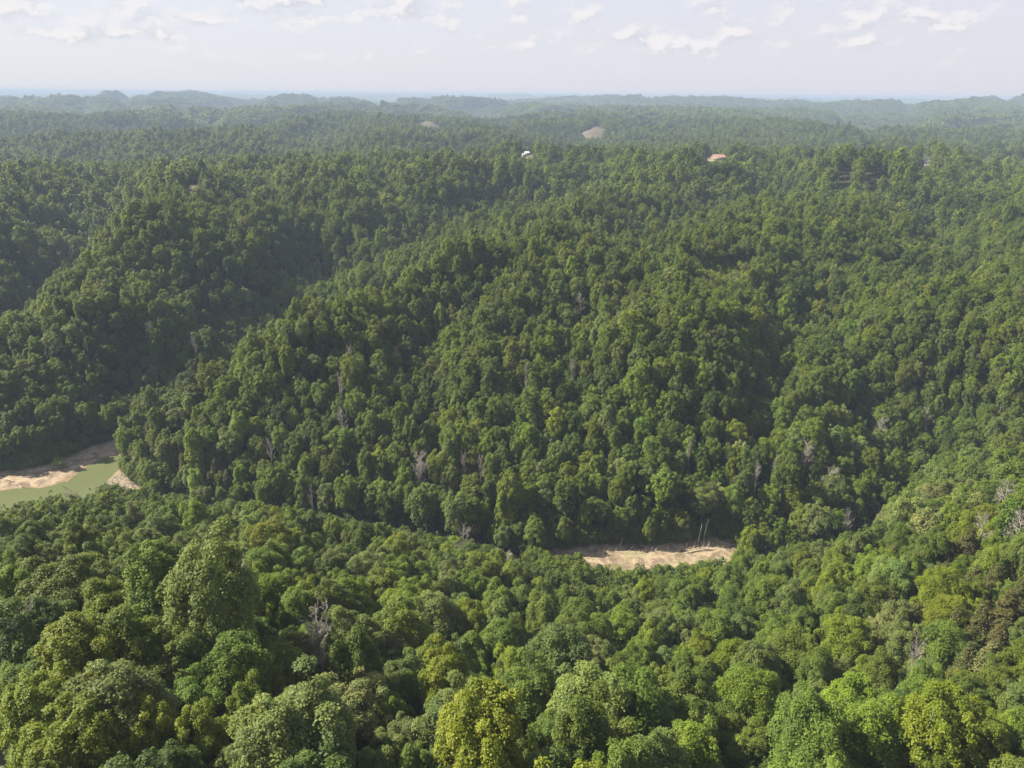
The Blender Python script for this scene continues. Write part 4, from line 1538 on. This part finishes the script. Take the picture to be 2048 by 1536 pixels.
# gravel drive
M_GRAVEL = plain('white_gravel', (0.32, 0.30, 0.27), 0.95, 0.15, 0.5)
dr = []
for k in range(9):
    f = k / 8
    g = ground_at(1850 + 6 * math.sin(f * 3.0) - 2 * f, 336 - 17 * f)
    dr.append(g)
V, F = [], []
for k, g in enumerate(dr):
    n_ = np.array([g[1], -g[0]]) / math.hypot(g[0], g[1])
    for sgn in (-1, 1):
        q = np.array(g[:2]) + n_ * sgn * 3.6
        V.append((q[0], q[1], max(g[2], float(height(q[0], q[1]))) + 0.35))
    if k: F.append([2 * k - 2, 2 * k - 1, 2 * k + 1, 2 * k])
road = link('gravel_road', mesh_from('gravel_road', V, F, [M_GRAVEL])); tag(road, kind='structure')
# sandstone ledges
for i, ((a, b, w_, s_), (P, c)) in enumerate(zip(LEDGES, LEDGE_POLY)):
    g = ground_at(a, b)
    root = bpy.data.objects.new('sandstone_ledge', None); COL.objects.link(root)
    root.location = (g[0], g[1], g[2]); root.rotation_euler = (0, 0, -math.atan2(g[0], g[1]))
    for k in range(5):
        me = rock_mesh(970 + i * 9 + k, RNG.uniform(2.2, 4), 2.5, RNG.uniform(0.6, 1.0), 'slab', M_SANDST, 2)
        link('slab', me, root, (RNG.normal() * 2.0, k * 0.5 - 1 + (1.6 if k < 2 else 0), 0.5 + k * 0.85))
    tag(root, ['rusty sandstone ledge under dark trees on the right ridge, left one', 'rusty sandstone ledge under dark trees on the right ridge, right one'][i], 'rock ledge', 'sandstone ledges')
# radio mast on the skyline
M_MAST = plain('galvanised_steel', (0.30, 0.30, 0.31), 0.5, 0.1)
g = ground_at(1118, 217)
mh = CAM_H + 3.0 - g[2]
A = Acc(); B = Acc(); G_ = Acc()
for q in range(3):
    a = q * 2.094
    A.path([np.array([math.cos(a) * 1.8, math.sin(a) * 1.8, -1]), np.array([math.cos(a) * 1.8, math.sin(a) * 1.8, mh])], 0.4, 0.4, 4)
for k in range(int(mh / 4)):
    for q in range(3):
        a, b2 = q * 2.094, (q + 1) * 2.094
        B.path([np.array([math.cos(a) * 1.1, math.sin(a) * 1.1, k * 4]), np.array([math.cos(b2) * 1.1, math.sin(b2) * 1.1, k * 4 + 4])], 0.1, 0.1, 3)
for hh in (0.55, 0.95):
    for q in range(3):
        a = q * 2.094 + 0.5
        G_.path([np.array([0, 0, mh * hh]), np.array([math.cos(a) * 50, math.sin(a) * 50, 0])], 0.03, 0.03, 3)
root = bpy.data.objects.new('radio_mast', None); COL.objects.link(root); root.location = tuple(g)
link('leg', mesh_from('mast_leg', *A.get(), [M_MAST]), root)
link('bracing', mesh_from('mast_bracing', *B.get(), [M_MAST]), root)
link('guy_wire', mesh_from('mast_guy_wire', *G_.get(), [M_MAST]), root)
tag(root, 'thin lattice radio mast standing up against the hazy skyline', 'radio mast')

# ------------------------------------------------------------------ haze
M_HAZE = bpy.data.materials.new('haze'); M_HAZE.use_nodes = True
t = NT(M_HAZE.node_tree)
pv_ = t.n('ShaderNodeVolumePrincipled', {'Color': (0.355, 0.44, 0.585, 1), 'Density': 0.00016, 'Anisotropy': 0.0})
t.n('ShaderNodeOutputMaterial', {'Volume': pv_.outputs[0]})
R_ = 71000.0
bv = [(sx * R_, sy * R_, sz) for sz in (-60.0, 176.0) for sx, sy in ((-1, -1), (1, -1), (1, 1), (-1, 1))]
me = mesh_from('haze', bv, [[0, 3, 2, 1], [4, 5, 6, 7], [0, 1, 5, 4], [1, 2, 6, 5], [2, 3, 7, 6], [3, 0, 4, 7]], [M_HAZE])
haze = link('haze', me)
tag(haze, kind='stuff')
